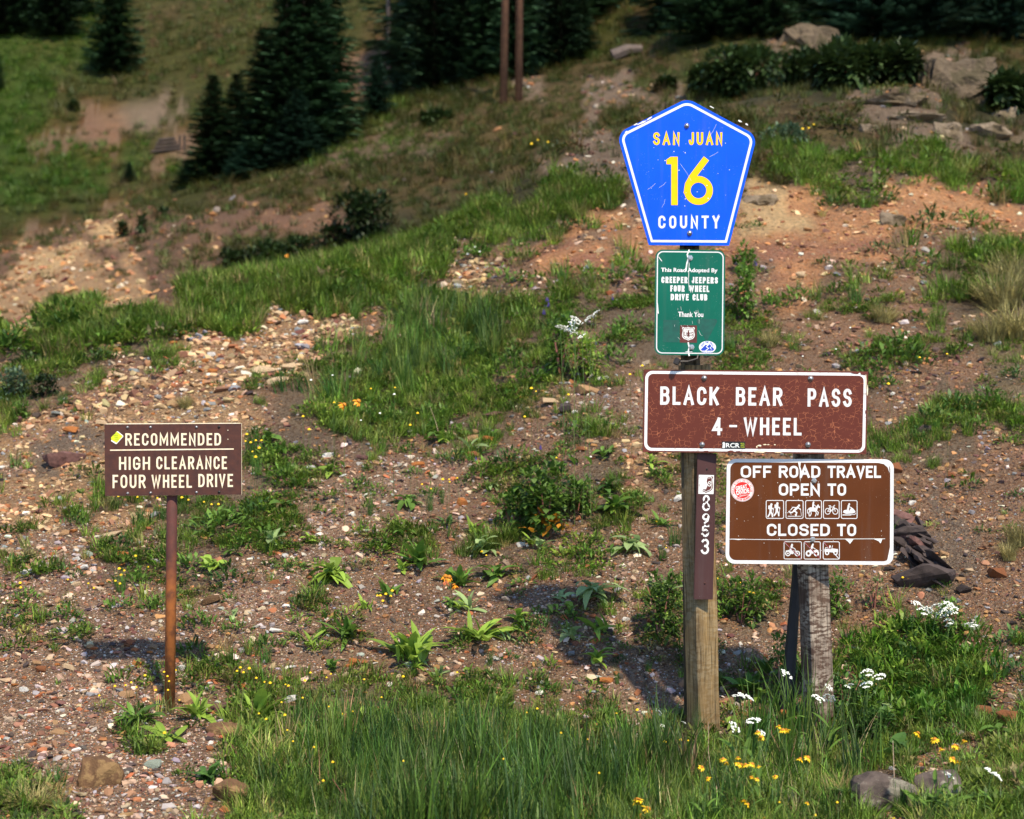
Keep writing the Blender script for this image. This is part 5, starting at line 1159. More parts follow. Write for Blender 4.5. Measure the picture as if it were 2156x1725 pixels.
ROS = [ # U V width kind leaves erect wide label
 (865, 1392, 105, 'yg', 22, 1.0, False, 'largest bright green lance leaved plant on the gravel behind the rushes'), (1010, 1350, 105, 'yg', 18, .7, False, 'sprawling yellow green lance leaved plant right of the largest one'),
 (728, 1345, 80, 'mid', 14, 1.1, False, 'upright toothed green plant left of the bright lance leaved one'), (700, 1222, 76, 'yg', 18, .8, True, 'pale lime small leaved plant on gravel mid slope'), (817, 1254, 58, 'mid', 8, 1.25, False, 'stiff upright fan of green leaves above yellow buds'),
 (885, 1190, 84, 'mid', 15, .7, False, 'blue green plant with a few pale leaves near the big bush'), (970, 1235, 66, 'mid', 16, .9, False, 'grey green plant beside the orange flower'), (985, 1285, 66, 'pale', 9, .9, False, 'silvery broad leaved plant under the orange flower'),
 (1250, 1262, 80, 'pale', 14, .5, True, 'pale drooping leaf plant in the middle of bare soil'), (1205, 1352, 56, 'pale', 8, .6, True, 'small limp pale plant below the drooping one'), (1255, 1400, 58, 'yg', 10, .9, True, 'yellow green plant with a withered leaf by the shadowed soil'),
 (1262, 1330, 80, 'yg', 12, .35, False, 'flat star of thin yellow green leaves'), (1330, 1160, 70, 'pale', 10, .5, True, 'plant with one long pale leaf reaching to the timber post'), (1018, 1165, 64, 'pale', 10, .6, True, 'drooping light leaved plant left of the big bush'), (1180, 1265, 44, 'pale', 6, .5, True, 'tiny pale seedling on bare soil'),
 (1400, 1252, 66, 'pale', 10, .6, True, 'pale broad leaves on top of the bush left of the square post'), (545, 1515, 100, 'yg', 16, .95, False, 'bright long leaved dandelion clump with one white tipped leaf'), (412, 1512, 80, 'yg', 15, 1.0, False, 'bright toothed leaf clump at the foot of the rusty pipe'),
 (288, 1520, 84, 'mid', 18, .7, False, 'serrated green clump left of the pipe foot'), (345, 1560, 90, 'yg', 16, .5, False, 'low spreading lime clump in front of the pipe foot'), (440, 1642, 76, 'dark', 20, .5, False, 'dark glossy rosette on the pale gravel'), (655, 1362, 60, 'yg', 9, .8, False, 'light green narrow leaved plant by the white slab'),
 (620, 1340, 40, 'mid', 7, .8, False, 'small green plant touching the white slab'), (760, 1530, 70, 'yg', 12, 1.1, False, 'bright leaves rising from the back of the rushes'), (905, 1545, 60, 'yg', 9, 1.1, False, 'lime leaves inside the rush patch'), (975, 1540, 50, 'yg', 8, 1.1, True, 'broad lime leaves at the rush patch edge'),
 (1570, 1455, 90, 'mid', 16, .8, False, 'grey green lance leaves between the two timber posts'), (1612, 1420, 60, 'mid', 10, .9, False, 'narrow green plant behind the white umbels'), (1890, 1600, 70, 'dark', 12, 1.0, True, 'dark broad leaves in front of the lichen rock'), (1965, 1720, 130, 'mid', 14, 1.35, False, 'tall strap leaves under the yellow daisies by the lichen rock'),
 (1700, 1620, 70, 'mid', 10, 1.2, True, 'tall broad leaved weed under the peeling post'), (1650, 1700, 80, 'mid', 12, 1.1, False, 'leafy weed clump in the verge with daisies'), (1780, 1700, 80, 'dark', 12, 1.0, True, 'dark dock leaves at the verge front'), (850, 1135, 50, 'mid', 8, .7, True, 'small plant with a pale leaf on grey gravel'),
 (1165, 1290, 40, 'yg', 6, .7, True, 'tiny two leaf plant with a yellow leaf'), (700, 1000, 44, 'yg', 9, .9, True, 'bright little plant right of the rusty sign'), (560, 1560, 50, 'mid', 9, .8, False, 'small green plant at the left end of the rushes'), (1090, 1160, 1, 'mid', 0, 1, False, ''),
 (1295, 1085, 70, 'mid', 14, .9, True, 'leafy stem plant right of the palmate bush'), (1040, 1220, 60, 'mid', 12, .8, True, 'green plant with orange tips on the slope'), (600, 1080, 60, 'mid', 9, .7, True, 'small leafy plant on the stones right of the pipe'), (1915, 1180, 1, 'mid', 0, 1, False, '')]
for U, V, w_, kd_, n_, er, wd, lab in ROS:
    if n_: rosette(U, V, w_, kd_, n_, lab, er, wd)
rs = random.Random(19); k_ = 0
while k_ < 60:
    U, V = rs.uniform(420, 1420), rs.uniform(900, 1430)
    if k_ >= 46: U, V = rs.uniform(1500, 2100), rs.uniform(1440, 1640)
    if 330 < U < 400: continue
    g_, _ = on_ground(U, V); c_ = chr(int(classes(np.array([g_.x]), np.array([g_.y]), np.array([g_.z]))[0][0]))
    if c_ not in 'ghG' or rs.random() < (.5 if c_ == 'h' else 0): continue
    kd_ = rs.choices(['mid', 'yg', 'pale', 'dark'], [4, 4, 1.5, 1])[0]; wd_ = rs.random() < .5
    rosette(U, V, rs.uniform(28, 56), kd_, rs.randint(6, 10), unique({'mid': 'mid green leafy weed', 'yg': 'yellow green leafy weed', 'pale': 'pale broad leaved weed', 'dark': 'dark leaved weed'}[kd_], U, V), rs.uniform(.5, 1.2), wd_, 'scattered leafy weeds'); k_ += 1
def mats_of(build, name, mats, seeds): return [build(s).data(name, m_) for s, m_ in zip(seeds, mats)]
HM = {'mid': [herb_mb(90, 1, .55, .30, 200 + k, .36, .7).data('herb_mat', L_mid) for k in range(3)], 'dark': [herb_mb(90, 1, .5, .26, 210 + k, .36, .7).data('herb_mat', L_dark) for k in range(3)], 'yg': [herb_mb(80, 1, .6, .30, 220 + k, .32, .8).data('herb_mat', L_yg) for k in range(2)]}
GM = {'grn': [tuft_mb(70, 1, .35, .03, .5, 230 + k, hvar=.5).data('grass_clump', L_grn) for k in range(3)], 'dry': [tuft_mb(300, 1, .45, .028, 1.0, 240 + k, seg=5, curl=1.6, dry=.25).data('grass_clump', L_dry) for k in range(2)], 'thin': [tuft_mb(60, 1, .22, .018, .4, 250 + k).data('grass_clump', L_grn) for k in range(3)]}
MATS = [(460, 1120, 120, 'mid'), (550, 1085, 90, 'dark'), (290, 1235, 90, 'mid'), (330, 1282, 70, 'mid'), (165, 1108, 66, 'dark'), (120, 1206, 60, 'dark'), (480, 1228, 100, 'dark'), (640, 1275, 80, 'dark'), (420, 1325, 90, 'mid'), (255, 1285, 70, 'mid'), (505, 1160, 70, 'mid'), (250, 1150, 70, 'dark'), (330, 1175, 60, 'mid'),
 (395, 1205, 90, 'mid'), (560, 1140, 80, 'mid'), (610, 1200, 60, 'mid'), (160, 1215, 40, 'dark'), (60, 1265, 60, 'mid'), (130, 1305, 80, 'mid'), (180, 1330, 50, 'mid'), (40, 1190, 60, 'dark'), (500, 1330, 60, 'mid'), (560, 1365, 70, 'mid'), (770, 885, 80, 'mid'), (820, 890, 80, 'mid'), (700, 880, 80, 'yg'), (900, 880, 70, 'mid'), (940, 880, 60, 'mid'),
 (660, 870, 70, 'yg'), (950, 740, 80, 'yg'), (1000, 760, 90, 'mid'), (1080, 770, 90, 'mid'), (1040, 800, 80, 'yg'), (1120, 800, 80, 'mid'), (1180, 905, 60, 'dark'), (1070, 975, 80, 'dark'), (960, 975, 70, 'dark'), (945, 905, 50, 'mid'), (870, 1000, 40, 'mid'), (760, 1020, 46, 'dark'), (590, 960, 70, 'mid'), (560, 980, 70, 'yg'), (600, 1010, 70, 'mid'),
 (1340, 1060, 60, 'mid'), (1390, 1010, 60, 'mid'), (1280, 905, 50, 'dark'), (1180, 1060, 60, 'mid'), (1230, 1175, 60, 'mid'), (1130, 1300, 60, 'dark'), (1110, 1360, 60, 'dark'), (1140, 1330, 80, 'dark'), (1070, 1390, 50, 'dark'), (985, 1435, 50, 'dark'), (1310, 1395, 40, 'dark'), (1880, 760, 110, 'mid'), (1935, 770, 90, 'dark'), (1850, 785, 70, 'mid'),
 (1900, 735, 90, 'mid'), (1960, 900, 110, 'mid'), (2010, 870, 100, 'dark'), (1930, 930, 70, 'dark'), (2080, 850, 90, 'mid'), (2060, 905, 60, 'mid'), (2140, 800, 70, 'dark'), (2145, 1050, 50, 'dark'), (1870, 815, 60, 'mid'), (1750, 1290, 70, 'mid'), (1765, 1240, 60, 'mid'), (1880, 1350, 110, 'yg'), (1950, 1380, 110, 'yg'), (2010, 1400, 90, 'mid'),
 (1860, 1420, 110, 'yg'), (1920, 1460, 110, 'mid'), (1990, 1470, 90, 'mid'), (2060, 1440, 90, 'yg'), (1830, 1480, 90, 'yg'), (1880, 1510, 90, 'dark'), (1800, 1400, 70, 'mid'), (2130, 1360, 90, 'dark'), (2150, 1420, 80, 'dark'), (1990, 1240, 50, 'dark'), (2080, 1480, 70, 'dark'), (1500, 560, 1, 'mid'), (210, 760, 70, 'dark'), (120, 700, 80, 'dark'), (60, 770, 70, 'dark'),
 (480, 690, 60, 'mid'), (1000, 545, 70, 'mid'), (1090, 525, 50, 'mid'), (1225, 480, 60, 'dark'), (1090, 600, 70, 'mid'), (1180, 700, 90, 'dark'), (1300, 720, 90, 'mid'), (1330, 690, 70, 'mid'), (1290, 760, 80, 'mid'), (1620, 650, 80, 'mid'), (1680, 640, 80, 'mid'), (1730, 560, 50, 'dark'), (1760, 620, 60, 'mid'), (1850, 530, 60, 'dark'), (1870, 425, 50, 'dark'), (1745, 430, 50, 'dark'), (1960, 470, 90, 'dark'), (2040, 470, 70, 'mid'), (1590, 480, 40, 'dark')]
for i, (U, V, w_, kd_) in enumerate(MATS):
    if w_ < 2: continue
    z = zone(U, V); place(HM[kd_][i % len(HM[kd_])], U, V, w_ * 1.45, unique('%s low leafy herb clump' % {'mid': 'mid green', 'dark': 'dark green', 'yg': 'yellow green'}[kd_], U, V), 'plant', '%s herb clumps %s' % (kd_.replace('yg', 'yellow green'), z), 'herb_clump', zs=1.1)
GRS = [(1835, 1705, 90, 80, 'thin'), (1895, 1712, 90, 90, 'grn'), (1960, 1712, 80, 80, 'thin'), (1800, 1680, 70, 90, 'thin'), (1925, 1690, 50, 60, 'thin'), (1470, 1560, 46, 80, 'thin'), (610, 1205, 46, 46, 'thin'), (780, 1085, 60, 66, 'thin'), (1185, 600, 60, 60, 'grn'), (300, 1105, 120, 60, 'grn'), (345, 1095, 80, 50, 'grn'), (255, 1245, 60, 60, 'grn'), (530, 960, 70, 90, 'grn'), (540, 1000, 60, 60, 'grn'), (905, 1075, 60, 60, 'thin'), (1420, 1150, 70, 70, 'grn'), (1395, 1180, 50, 50, 'grn'),
 (40, 1690, 130, 70, 'grn'), (120, 1660, 110, 76, 'grn'), (70, 1700, 120, 60, 'dry'), (2110, 650, 170, 120, 'dry'), (2145, 715, 170, 120, 'dry'), (2085, 720, 120, 90, 'dry'), (2130, 600, 150, 100, 'dry'), (2145, 1150, 90, 80, 'dry'), (2125, 1180, 60, 60, 'dry'), (1905, 1300, 44, 40, 'grn'), (2140, 1660, 100, 60, 'thin'), (2040, 1530, 130, 90, 'thin'), (1960, 1540, 110, 80, 'thin'),
 (1680, 610, 40, 40, 'thin'), (1300, 1440, 40, 50, 'thin'), (560, 1395, 66, 60, 'grn'), (1365, 1415, 36, 34, 'grn'), (1030, 1400, 70, 50, 'thin'), (390, 860, 50, 40, 'dry'), (130, 850, 60, 36, 'thin'), (1600, 860, 1, 1, 'grn'), (1860, 680, 90, 60, 'dry'), (1800, 640, 80, 60, 'grn'), (1540, 740, 60, 60, 'grn'), (1620, 730, 60, 50, 'dry'), (930, 1060, 40, 50, 'thin'),
 (1480, 1600, 60, 170, 'thin'), (1440, 1640, 70, 120, 'thin'), (1515, 1640, 60, 110, 'thin'), (1740, 1600, 60, 100, 'thin'), (1690, 1560, 60, 90, 'thin'), (1640, 1560, 50, 90, 'thin')]
for i, (U, V, w_, h_, kd_) in enumerate(GRS):
    if w_ < 2: continue
    z = zone(U, V); place(GM[kd_][i % len(GM[kd_])], U, V, w_, unique({'thin': 'thin wispy green grass tuft', 'grn': 'dense green grass tuft', 'dry': 'straw coloured grass tussock'}[kd_], U, V), 'grass tuft', '%s grass tufts %s' % ({'thin': 'wispy', 'grn': 'dense', 'dry': 'drooping'}[kd_], z), 'grass_tuft', sz=h_)

# bushes
def bush(U, V, w_, h_, mat, n, leaf, label, seed, name='shrub', wr=.5, cat='shrub'):
    p, _ = on_ground(U, V); m = 1 / ppm(p.y); R, H = w_ * m / 2, h_ * m
    me = bush_mb(n, R, H, leaf, seed, wr).data('foliage', mat)
    root = empty(name, p); tag(root, label, cat); o = link(bpy.data.objects.new('foliage', me), root)
    mb = MB(); rr = random.Random(seed)
    for _ in range(6):
        a = rr.uniform(0, 6.28); mb.tube([(0, 0, -.03), (math.cos(a) * R * .25, math.sin(a) * R * .25, H * .35), (math.cos(a) * R * .5, math.sin(a) * R * .5, H * .7)], [max(.004, H * .02), max(.003, H * .014), .002], 4, 0)
    mb.build('stems', L_red if H < 1 else M_tim1, root).__setitem__('kind', 'stuff'); return root
pb = bush(1150, 1118, 150, 150, L_mid, 900, .045, 'large palmate leaved bush with yellowing lower leaves on mid slope', 61, wr=.7)
p, _ = on_ground(1150, 1118); m = 1 / ppm(p.y)
mb = herb_mb(60, 70 * m, 45 * m, .05, 63, .7); 
yl = link(bpy.data.objects.new('yellowed_leaves', mb.data('yellowed_leaves', L_yellow)), pb); yl.location = (0, -.06, .0); yl['kind'] = 'stuff'
for a in [(1075, 1105, 90, 90, L_mid, 300, .04, 'looser green bush left of the palmate bush', 64), (1215, 1080, 80, 80, L_mid, 300, .04, 'green bush right of the palmate bush', 65), (1390, 1340, 110, 150, L_mid, 700, .035, 'leafy bush left of the square timber post', 66), (1560, 1310, 110, 90, L_mid, 520, .035, 'leafy bush between the two timber posts', 67),
          (1510, 1300, 60, 100, L_mid, 300, .03, 'narrow bush right behind the square post', 68), (1750, 1300, 70, 100, L_mid, 420, .03, 'bush with fine shoots right of the peeling post', 69), (1560, 670, 90, 120, L_mid, 620, .045, 'tall leafy bush right of the green sign', 70), (1565, 575, 60, 60, L_mid, 300, .05, 'upper part bush topped with purple spikes', 71),
          (1180, 790, 70, 130, L_mid, 520, .05, 'dark leafy plant beside the lime umbel plant', 72), (1235, 800, 90, 110, L_yg, 520, .045, 'lime green bush under the white umbels', 73), (1645, 1440, 70, 110, L_mid, 320, .03, 'narrow bush behind the leaning stake', 74), (1780, 1500, 130, 90, L_dark, 700, .03, 'ferny dark green bush at the foot of the peeling post', 75),
          (1850, 1560, 110, 70, L_dark, 420, .03, 'ferny dark bush above the lichen rock', 76), (1840, 1280, 60, 80, L_dark, 160, .02, 'dark twiggy plant right of the peeling post', 77), (1990, 1350, 110, 90, L_mid, 420, .03, 'grey green yarrow bush on the brown bank', 78),
          (770, 500, 170, 100, L_shr, 1400, .12, 'tall dark willow bush behind the grassy crest', 81), (700, 515, 90, 50, L_shr, 500, .1, 'low dark bush left of the willow', 82), (560, 545, 110, 36, L_shr, 700, .1, 'low dark green bush at the foot of the cut bank', 83), (490, 555, 80, 26, L_shr, 400, .1, 'lowest dark bush on the cut bank foot', 84), (640, 535, 90, 34, L_shr, 420, .1, 'dark bush between willow and cut bank', 85),
          (95, 835, 60, 50, L_shr, 500, .035, 'small grey green bush on the stony bank', 86), (30, 840, 90, 70, L_sage, 700, .035, 'rounded bush at the left edge above the sign', 87), (40, 880, 50, 34, L_mid, 200, .03, 'little bush under the rounded bush', 88), (1650, 302, 110, 36, L_sage, 700, .06, 'grey green cushion bush right of the blue marker', 89),
          (255, 500, 26, 30, L_shr, 120, .12, 'small dark bush on the brown cut bank', 90), (300, 490, 24, 32, L_shr, 120, .12, 'second small dark bush on the brown cut bank', 91), (345, 460, 26, 20, L_shr, 120, .12, 'third dark bush on the cut bank, highest', 92), (500, 590, 1, 1, L_shr, 0, .1, '')]:
    if a[5]: bush(*a)
for (U, V, w_, h_, lab, sd) in [(1560, 205, 210, 100, 'broad dark shrub left end of the thicket under the knoll', 101), (1490, 200, 90, 60, 'dark shrub at the thicket end above the blue marker', 102), (1680, 190, 160, 80, 'dark shrub in the middle of the thicket', 103), (1780, 185, 170, 90, 'dark shrub right of the thicket middle', 104), (1880, 180, 110, 70, 'dark shrub against the crumbling mound', 105),
      (2060, 210, 120, 50, 'dark shrub right of the crumbling mound', 106), (2130, 235, 130, 70, 'dark shrub at the right edge below the trees', 107), (155, 235, 26, 20, 'lone dark shrub on the far meadow', 108), (1400, 190, 40, 24, 'small dark shrub beyond the blue marker apex', 109), (920, 260, 70, 20, 'olive shrub patch on the second ridge', 110)]:
    bush(U, V, w_, h_, L_shr, int(500 + w_ * h_ * .10), .16, lab, sd)

# ------------------------------------------------------------------ flowers
M_fy = simple('yellow_petal', (.88, .60, .01), (.80, .48, .01), 60, .5); M_fo = simple('orange_disc', (.55, .22, .01), (.4, .14, .01), 90, .6); M_fw = simple('white_floret', (.80, .80, .76), (.62, .66, .56), 90, .6); M_fp = simple('purple_flower', (.06, .03, .28), (.10, .04, .3), 60, .6); M_fo2 = simple('orange_petal', (.85, .34, .01), (.8, .26, .01), 60, .5); M_seed = simple('seed_head', (.45, .33, .24), (.25, .14, .10), 60, .8); M_straw = simple('straw', (.55, .42, .30), (.42, .26, .18), 60, .7)
def daisy_data(mat, R=1, droop=.35, n=10, seed=0):
    r = random.Random(seed); mb = MB()
    for i in range(n):
        V_, F = leaf_pts(R * r.uniform(.85, 1.1), R * .42, .6, .05, 2, (0, 0, 0), i * 6.283 / n + r.gauss(0, .12), -droop + r.gauss(0, .15)); mb.mesh(V_, F)
    return mb.data('petals', mat)
def dome_data(mat, R, H, name, n=8):
    mb = MB(); V_ = [(0, 0, H)]; F = []
    for j in (1, 2):
        for k in range(n): a = 6.283 * k / n; V_.append((R * j / 2 * math.cos(a), R * j / 2 * math.sin(a), H * (1 - (j / 2) ** 2)))
    for k in range(n): F.append((0, 1 + k, 1 + (k + 1) % n)); F.append((1 + k, 1 + n + k, 1 + n + (k + 1) % n, 1 + (k + 1) % n))
    mb.mesh(V_, F); return mb.data(name, mat)
PET = [daisy_data(M_fy, 1, .35, 9, k) for k in range(3)]; PETO = [daisy_data(M_fo2, 1, .6, 9, k) for k in range(2)]; DISC = dome_data(M_fo, .38, .25, 'disc')
def umbel_data(mat, seed, n=26):
    r = random.Random(seed); mb = MB()
    for _ in range(n):
        a = r.uniform(0, 6.28); d = math.sqrt(r.random()); x_, y_ = d * math.cos(a), d * math.sin(a); z_ = .30 * (1 - d * d) + r.uniform(-.03, .05); q = r.uniform(.13, .2)
        P_ = [(x_ + q * math.cos(t), y_ + q * math.sin(t), z_ - .05) for t in (0, 1.05, 2.1, 3.14, 4.2, 5.2)]; k = len(P_)
        mb.mesh(P_ + [(x_, y_, z_ + q * .6)], [(i, (i + 1) % k, k) for i in range(k)])
    return mb.data('flower_head', mat)
UMB = [umbel_data(M_fw, k) for k in range(3)]
def foot(U, V, h):
    """where a stem of height h starts whose head shows at (U,V)"""
    best = None
    for k in range(160):
        y = 5.9 + k * .06 * (1 if k < 60 else 2.5); hd = world_at(U, V, y); g = drop(hd.x, y); d = abs((hd.z - g.z) - h)
        if best is None or d < best[0]: best = (d, hd, g)
        if hd.z < g.z: break
    return best[1], best[2]
def stem_curve(a, b, bow=.02):
    m_ = (a + b) / 2 + Vector((random.gauss(0, bow), random.gauss(0, bow), 0)); return [a, a.lerp(m_, .6), m_, m_.lerp(b, .5), b]
def flower(U, V, size, h, kind, label, group=None, heads=1, name='yellow_daisy'):
    hd, g = foot(U, V, h); root = empty(name, g); tag(root, label, 'flower', group); s = size / ppm(hd.y) / 2
    base = hd - g
    for k in range(heads):
        off = Vector((random.gauss(0, s * 1.3), random.gauss(0, s), random.gauss(0, s * .7))) if k else Vector((0, 0, 0)); t = base + off
        mb = MB(); fork = base * .72 + Vector((0, 0, 0))
        mb.tube(stem_curve(Vector((0, 0, -.02)), t) if k == 0 else [fork, (fork + t) / 2 + Vector((off.x * .3, 0, 0)), t], .0016 if h > .12 else .0011, 4); mb.build('stem', L_stem, root)
        if kind in ('daisy', 'odaisy'):
            f = link(bpy.data.objects.new('flower_head', random.choice(PET if kind == 'daisy' else PETO)), root); d = link(bpy.data.objects.new('disc', DISC), f); d.location = (0, 0, .05)
        else:
            f = link(bpy.data.objects.new('flower_head', random.choice(UMB)), root)
        f.location = t; f.scale = (s, s, s); f.rotation_euler = (random.gauss(.45, .2), random.gauss(0, .25), random.uniform(0, 6.28))
    for k in range(3 if h > .15 else 0):
        o = link(bpy.data.objects.new('leaf', random.choice(LEAF['mid'])), root); L = h * random.uniform(.25, .4); o.scale = (L, L * .8, L); o.location = base * (.12 + .18 * k); o.rotation_euler = (0, -.7, random.uniform(0, 6.28))
    return root
for (U, V, s, h, n_, lab) in [(1655, 1537, 22, .30, 4, 'cluster of yellow daisies right of the white umbels'), (1600, 1553, 20, .28, 3, 'yellow daisies between the posts, left of the tallest cluster'), (1555, 1608, 21, .26, 6, 'widest cluster of yellow daisies in the verge'), (1530, 1606, 18, .25, 1, 'yellow daisy left of the widest cluster'), (1685, 1598, 24, .25, 2, 'yellow daisies standing alone under the peeling post'),
      (1478, 1615, 20, .22, 1, 'upper yellow daisy in front of the square post'), (1490, 1638, 18, .2, 2, 'lower yellow daisies in front of the square post'), (1580, 1636, 16, .2, 3, 'narrow upright spray of yellow daisies'), (1597, 1613, 15, .2, 1, 'single yellow daisy right of the widest cluster'), (1340, 1684, 34, .2, 3, 'large golden daisies at the lower edge of the rushes'),
      (1350, 1718, 26, .12, 1, 'golden daisy cut by the bottom edge'), (1566, 1686, 20, .16, 2, 'yellow daisies low in the verge'), (1968, 1556, 26, .3, 2, 'topmost yellow daisies by the lichen rock'), (1980, 1577, 22, .28, 1, 'yellow daisy under the topmost pair'), (2010, 1574, 22, .28, 4, 'tallest tight bunch of daisies by the lichen rock'),
      (2002, 1598, 24, .26, 3, 'lower bunch of daisies by the lichen rock'), (1632, 1634, 16, .18, 1, 'small yellow daisy left of the weed stalks'), (1700, 1690, 14, .14, 1, 'tiny yellow daisy near the bottom edge'), (1695, 1640, 1, .1, 0, '')]:
    if n_: flower(U, V, s, h, 'daisy', lab, None, n_)
flower(725, 852, 30, .35, 'odaisy', 'pair of large orange daisies at the edge of the tall grass', None, 2, 'orange_daisy'); flower(946, 1214, 26, .22, 'odaisy', 'orange daisies on mid slope gravel', None, 3, 'orange_daisy')
flower(605, 537, 16, .3, 'odaisy', 'orange daisy on the crest, left one', None, 1, 'orange_daisy'); flower(645, 545, 12, .3, 'odaisy', 'orange daisy on the crest, lower right one', None, 1, 'orange_daisy'); flower(980, 408, 11, .3, 'daisy', 'lone yellow flower against the scrub ridge', None, 1)
for (U, V, s, h, n_, lab) in [(1568, 1468, 40, .34, 1, 'largest flat white yarrow head between the posts'), (1548, 1465, 16, .32, 1, 'small greenish yarrow head left of the largest'), (1655, 1420, 30, .38, 1, 'white yarrow head in front of the leaning stake'), (1585, 1518, 34, .28, 1, 'white yarrow head below the largest one'), (1546, 1532, 30, .26, 1, 'white yarrow head near the square post'), (1602, 1543, 20, .25, 1, 'small white yarrow head above the daisies'),
      (1386, 1500, 20, .2, 1, 'white flower head left of the square post'), (1745, 1470, 30, .3, 2, 'cream umbels right of the peeling post base'), (1745, 1447, 18, .32, 1, 'small cream umbel against the peeling post'), (1826, 1416, 26, .3, 1, 'white umbel over the bright leaf carpet'), (1824, 1442, 28, .26, 2, 'cream umbels under the white one'), (1784, 1446, 14, .26, 2, 'tiny green umbels in the ferny bush'),
      (1928, 1270, 22, .2, 1, 'left single yarrow head on the brown bank'), (1944, 1286, 26, .2, 1, 'yarrow head left of the row on the brown bank'), (1972, 1278, 32, .2, 3, 'widest yarrow cluster of the row on the brown bank'), (2008, 1286, 26, .2, 3, 'right end cluster of the yarrow row'), (1998, 1308, 20, .17, 2, 'yarrow head below the row'), (2050, 1318, 18, .15, 2, 'lowest yarrow heads beside the grey green stone'),
      (2090, 1630, 44, .2, 1, 'wide white yarrow head at the lower edge of the bank'), (1998, 1633, 24, .18, 1, 'white flower half hidden behind daisy leaves'), (1395, 1528, 12, .15, 1, 'tiny white flower in the rushes'), (1440, 1522, 12, .15, 1, 'tiny pale flower beside the square post'),
      (1180, 690, 24, .4, 2, 'pale umbels at the left of the lime bush'), (1210, 678, 26, .42, 3, 'white umbels over the lime bush'), (1245, 668, 22, .42, 3, 'greenish umbels right of the lime bush'), (1225, 708, 20, .35, 2, 'low pale umbels on the lime bush')]:
    flower(U, V, s, h, 'umbel', lab, None, n_, 'white_umbel')
# small button flowers
BUT = dome_data(M_fy, 1, .8, 'flower_head', 6); BUTW = dome_data(M_fw, 1, .8, 'flower_head', 6)
rs = random.Random(31)
def button(U, V, s, h, white=False):
    hd, g = foot(U, V, h); root = empty('button_flower', g); z = zone(U, V); c = 'white' if white else 'yellow'
    tag(root, unique('small round %s button flower' % c, U, V), 'flower', 'small %s button flowers %s' % (c, z))
    mb = MB(); mb.tube(stem_curve(Vector((0, 0, -.01)), hd - g, .008), .0009, 3); mb.build('stem', L_stem, root)
    f = link(bpy.data.objects.new('flower_head', BUTW if white else BUT), root); f.location = hd - g; q = s / ppm(hd.y) / 2; f.scale = (q, q, q); f.rotation_euler = (.5, 0, 0)
YB = [(280, 1440), (290, 1450), (308, 1420), (345, 1415), (372, 1415), (355, 1425), (330, 1455), (350, 1450), (375, 1470), (353, 1433), (240, 1447), (268, 1444), (345, 1540), (205, 1462), (505, 1405), (515, 1412), (528, 1408), (495, 1415), (540, 1425), (560, 1432), (570, 1436), (545, 1500), (600, 1440), (610, 1442), (640, 1435), (655, 1420), (690, 1430), (700, 1418), (590, 1480), (598, 1505),
      (560, 1512), (605, 1540), (720, 1500), (745, 1495), (640, 1470), (765, 1430), (690, 1485), (800, 1470), (850, 1425), (965, 1418), (1110, 1498), (1130, 1492), (975, 1508), (900, 1520), (850, 1600), (700, 1605), (660, 1570), (620, 1560), (680, 1640), (1000, 1660), (1060, 1600), (1300, 1500), (1340, 1496), (1185, 1545), (1240, 1560), (1285, 1600), (1265, 1625), (1400, 1560),
      (515, 930), (525, 935), (540, 928), (530, 948), (520, 915), (535, 960), (550, 925), (545, 940), (250, 1047), (290, 1048), (330, 1050), (360, 1047), (400, 1050), (430, 1060), (445, 1062), (460, 1065), (380, 1047), (175, 745), (205, 740), (285, 1168), (310, 1190), (250, 1200), (255, 1208), (262, 1204), (240, 1224), (250, 1230), (45, 1230), (42, 1235), (140, 1218), (185, 1230), (195, 1235),
      (1060, 595), (1072, 600), (1085, 590), (1095, 597), (1105, 600), (1120, 592), (1130, 596), (1140, 590), (1150, 598), (1042, 602), (1115, 604), (975, 625), (970, 630), (1128, 820), (1120, 815), (1200, 830), (1350, 770), (1330, 790), (1145, 1035), (1105, 880), (1170, 960), (780, 820), (830, 815), (880, 870), (860, 895), (700, 850), (650, 905), (640, 880), (890, 1020), (930, 1010), (945, 1012), (950, 1018), (960, 1008), (905, 1025),
      (795, 1250), (803, 1254), (812, 1248), (820, 1251), (828, 1247), (805, 1262), (1000, 1165), (1012, 1160), (1025, 1170), (985, 1240), (1380, 1100), (1405, 1150), (1395, 1230), (1530, 1240), (1545, 1255), (1560, 1230), (1575, 1245), (1590, 1250), (1512, 1216), (1585, 1275), (1900, 1218), (1916, 1215), (1840, 1240), (1870, 1262), (1715, 590), (1730, 588), (1745, 592), (1700, 597), (1640, 575), (1870, 810), (1990, 745), (1940, 750),
      (1760, 1690), (1640, 1690), (1720, 1715), (1610, 1720), (1850, 1655), (1885, 1720), (1430, 1560), (1452, 1562), (1130, 295), (1150, 297), (1120, 305), (1690, 268), (1700, 266), (1710, 262)]
for U, V in YB: button(U + rs.uniform(-4, 4), V + rs.uniform(-4, 4), rs.uniform(4.5, 8), (.05 if V < 1380 else .12) * rs.uniform(.7, 1.4) * (1 if V > 600 else 3))
for U, V in [(690, 1240), (735, 760), (700, 790), (655, 800), (830, 830), (800, 870), (760, 885), (870, 720), (905, 690), (1085, 640), (1078, 660), (1050, 690), (820, 640), (845, 620), (800, 665), (1110, 610), (1180, 640), (1280, 620), (1300, 640), (1240, 590), (950, 560), (960, 575), (900, 590), (1000, 520), (1010, 530), (985, 535), (590, 600), (480, 700), (545, 730), (560, 600), (1130, 560), (1320, 590), (640, 500), (1790, 690), (1880, 690), (1760, 735), (1690, 750)]:
    button(U, V, rs.uniform(4, 7), .06 if V > 650 else .15, True)
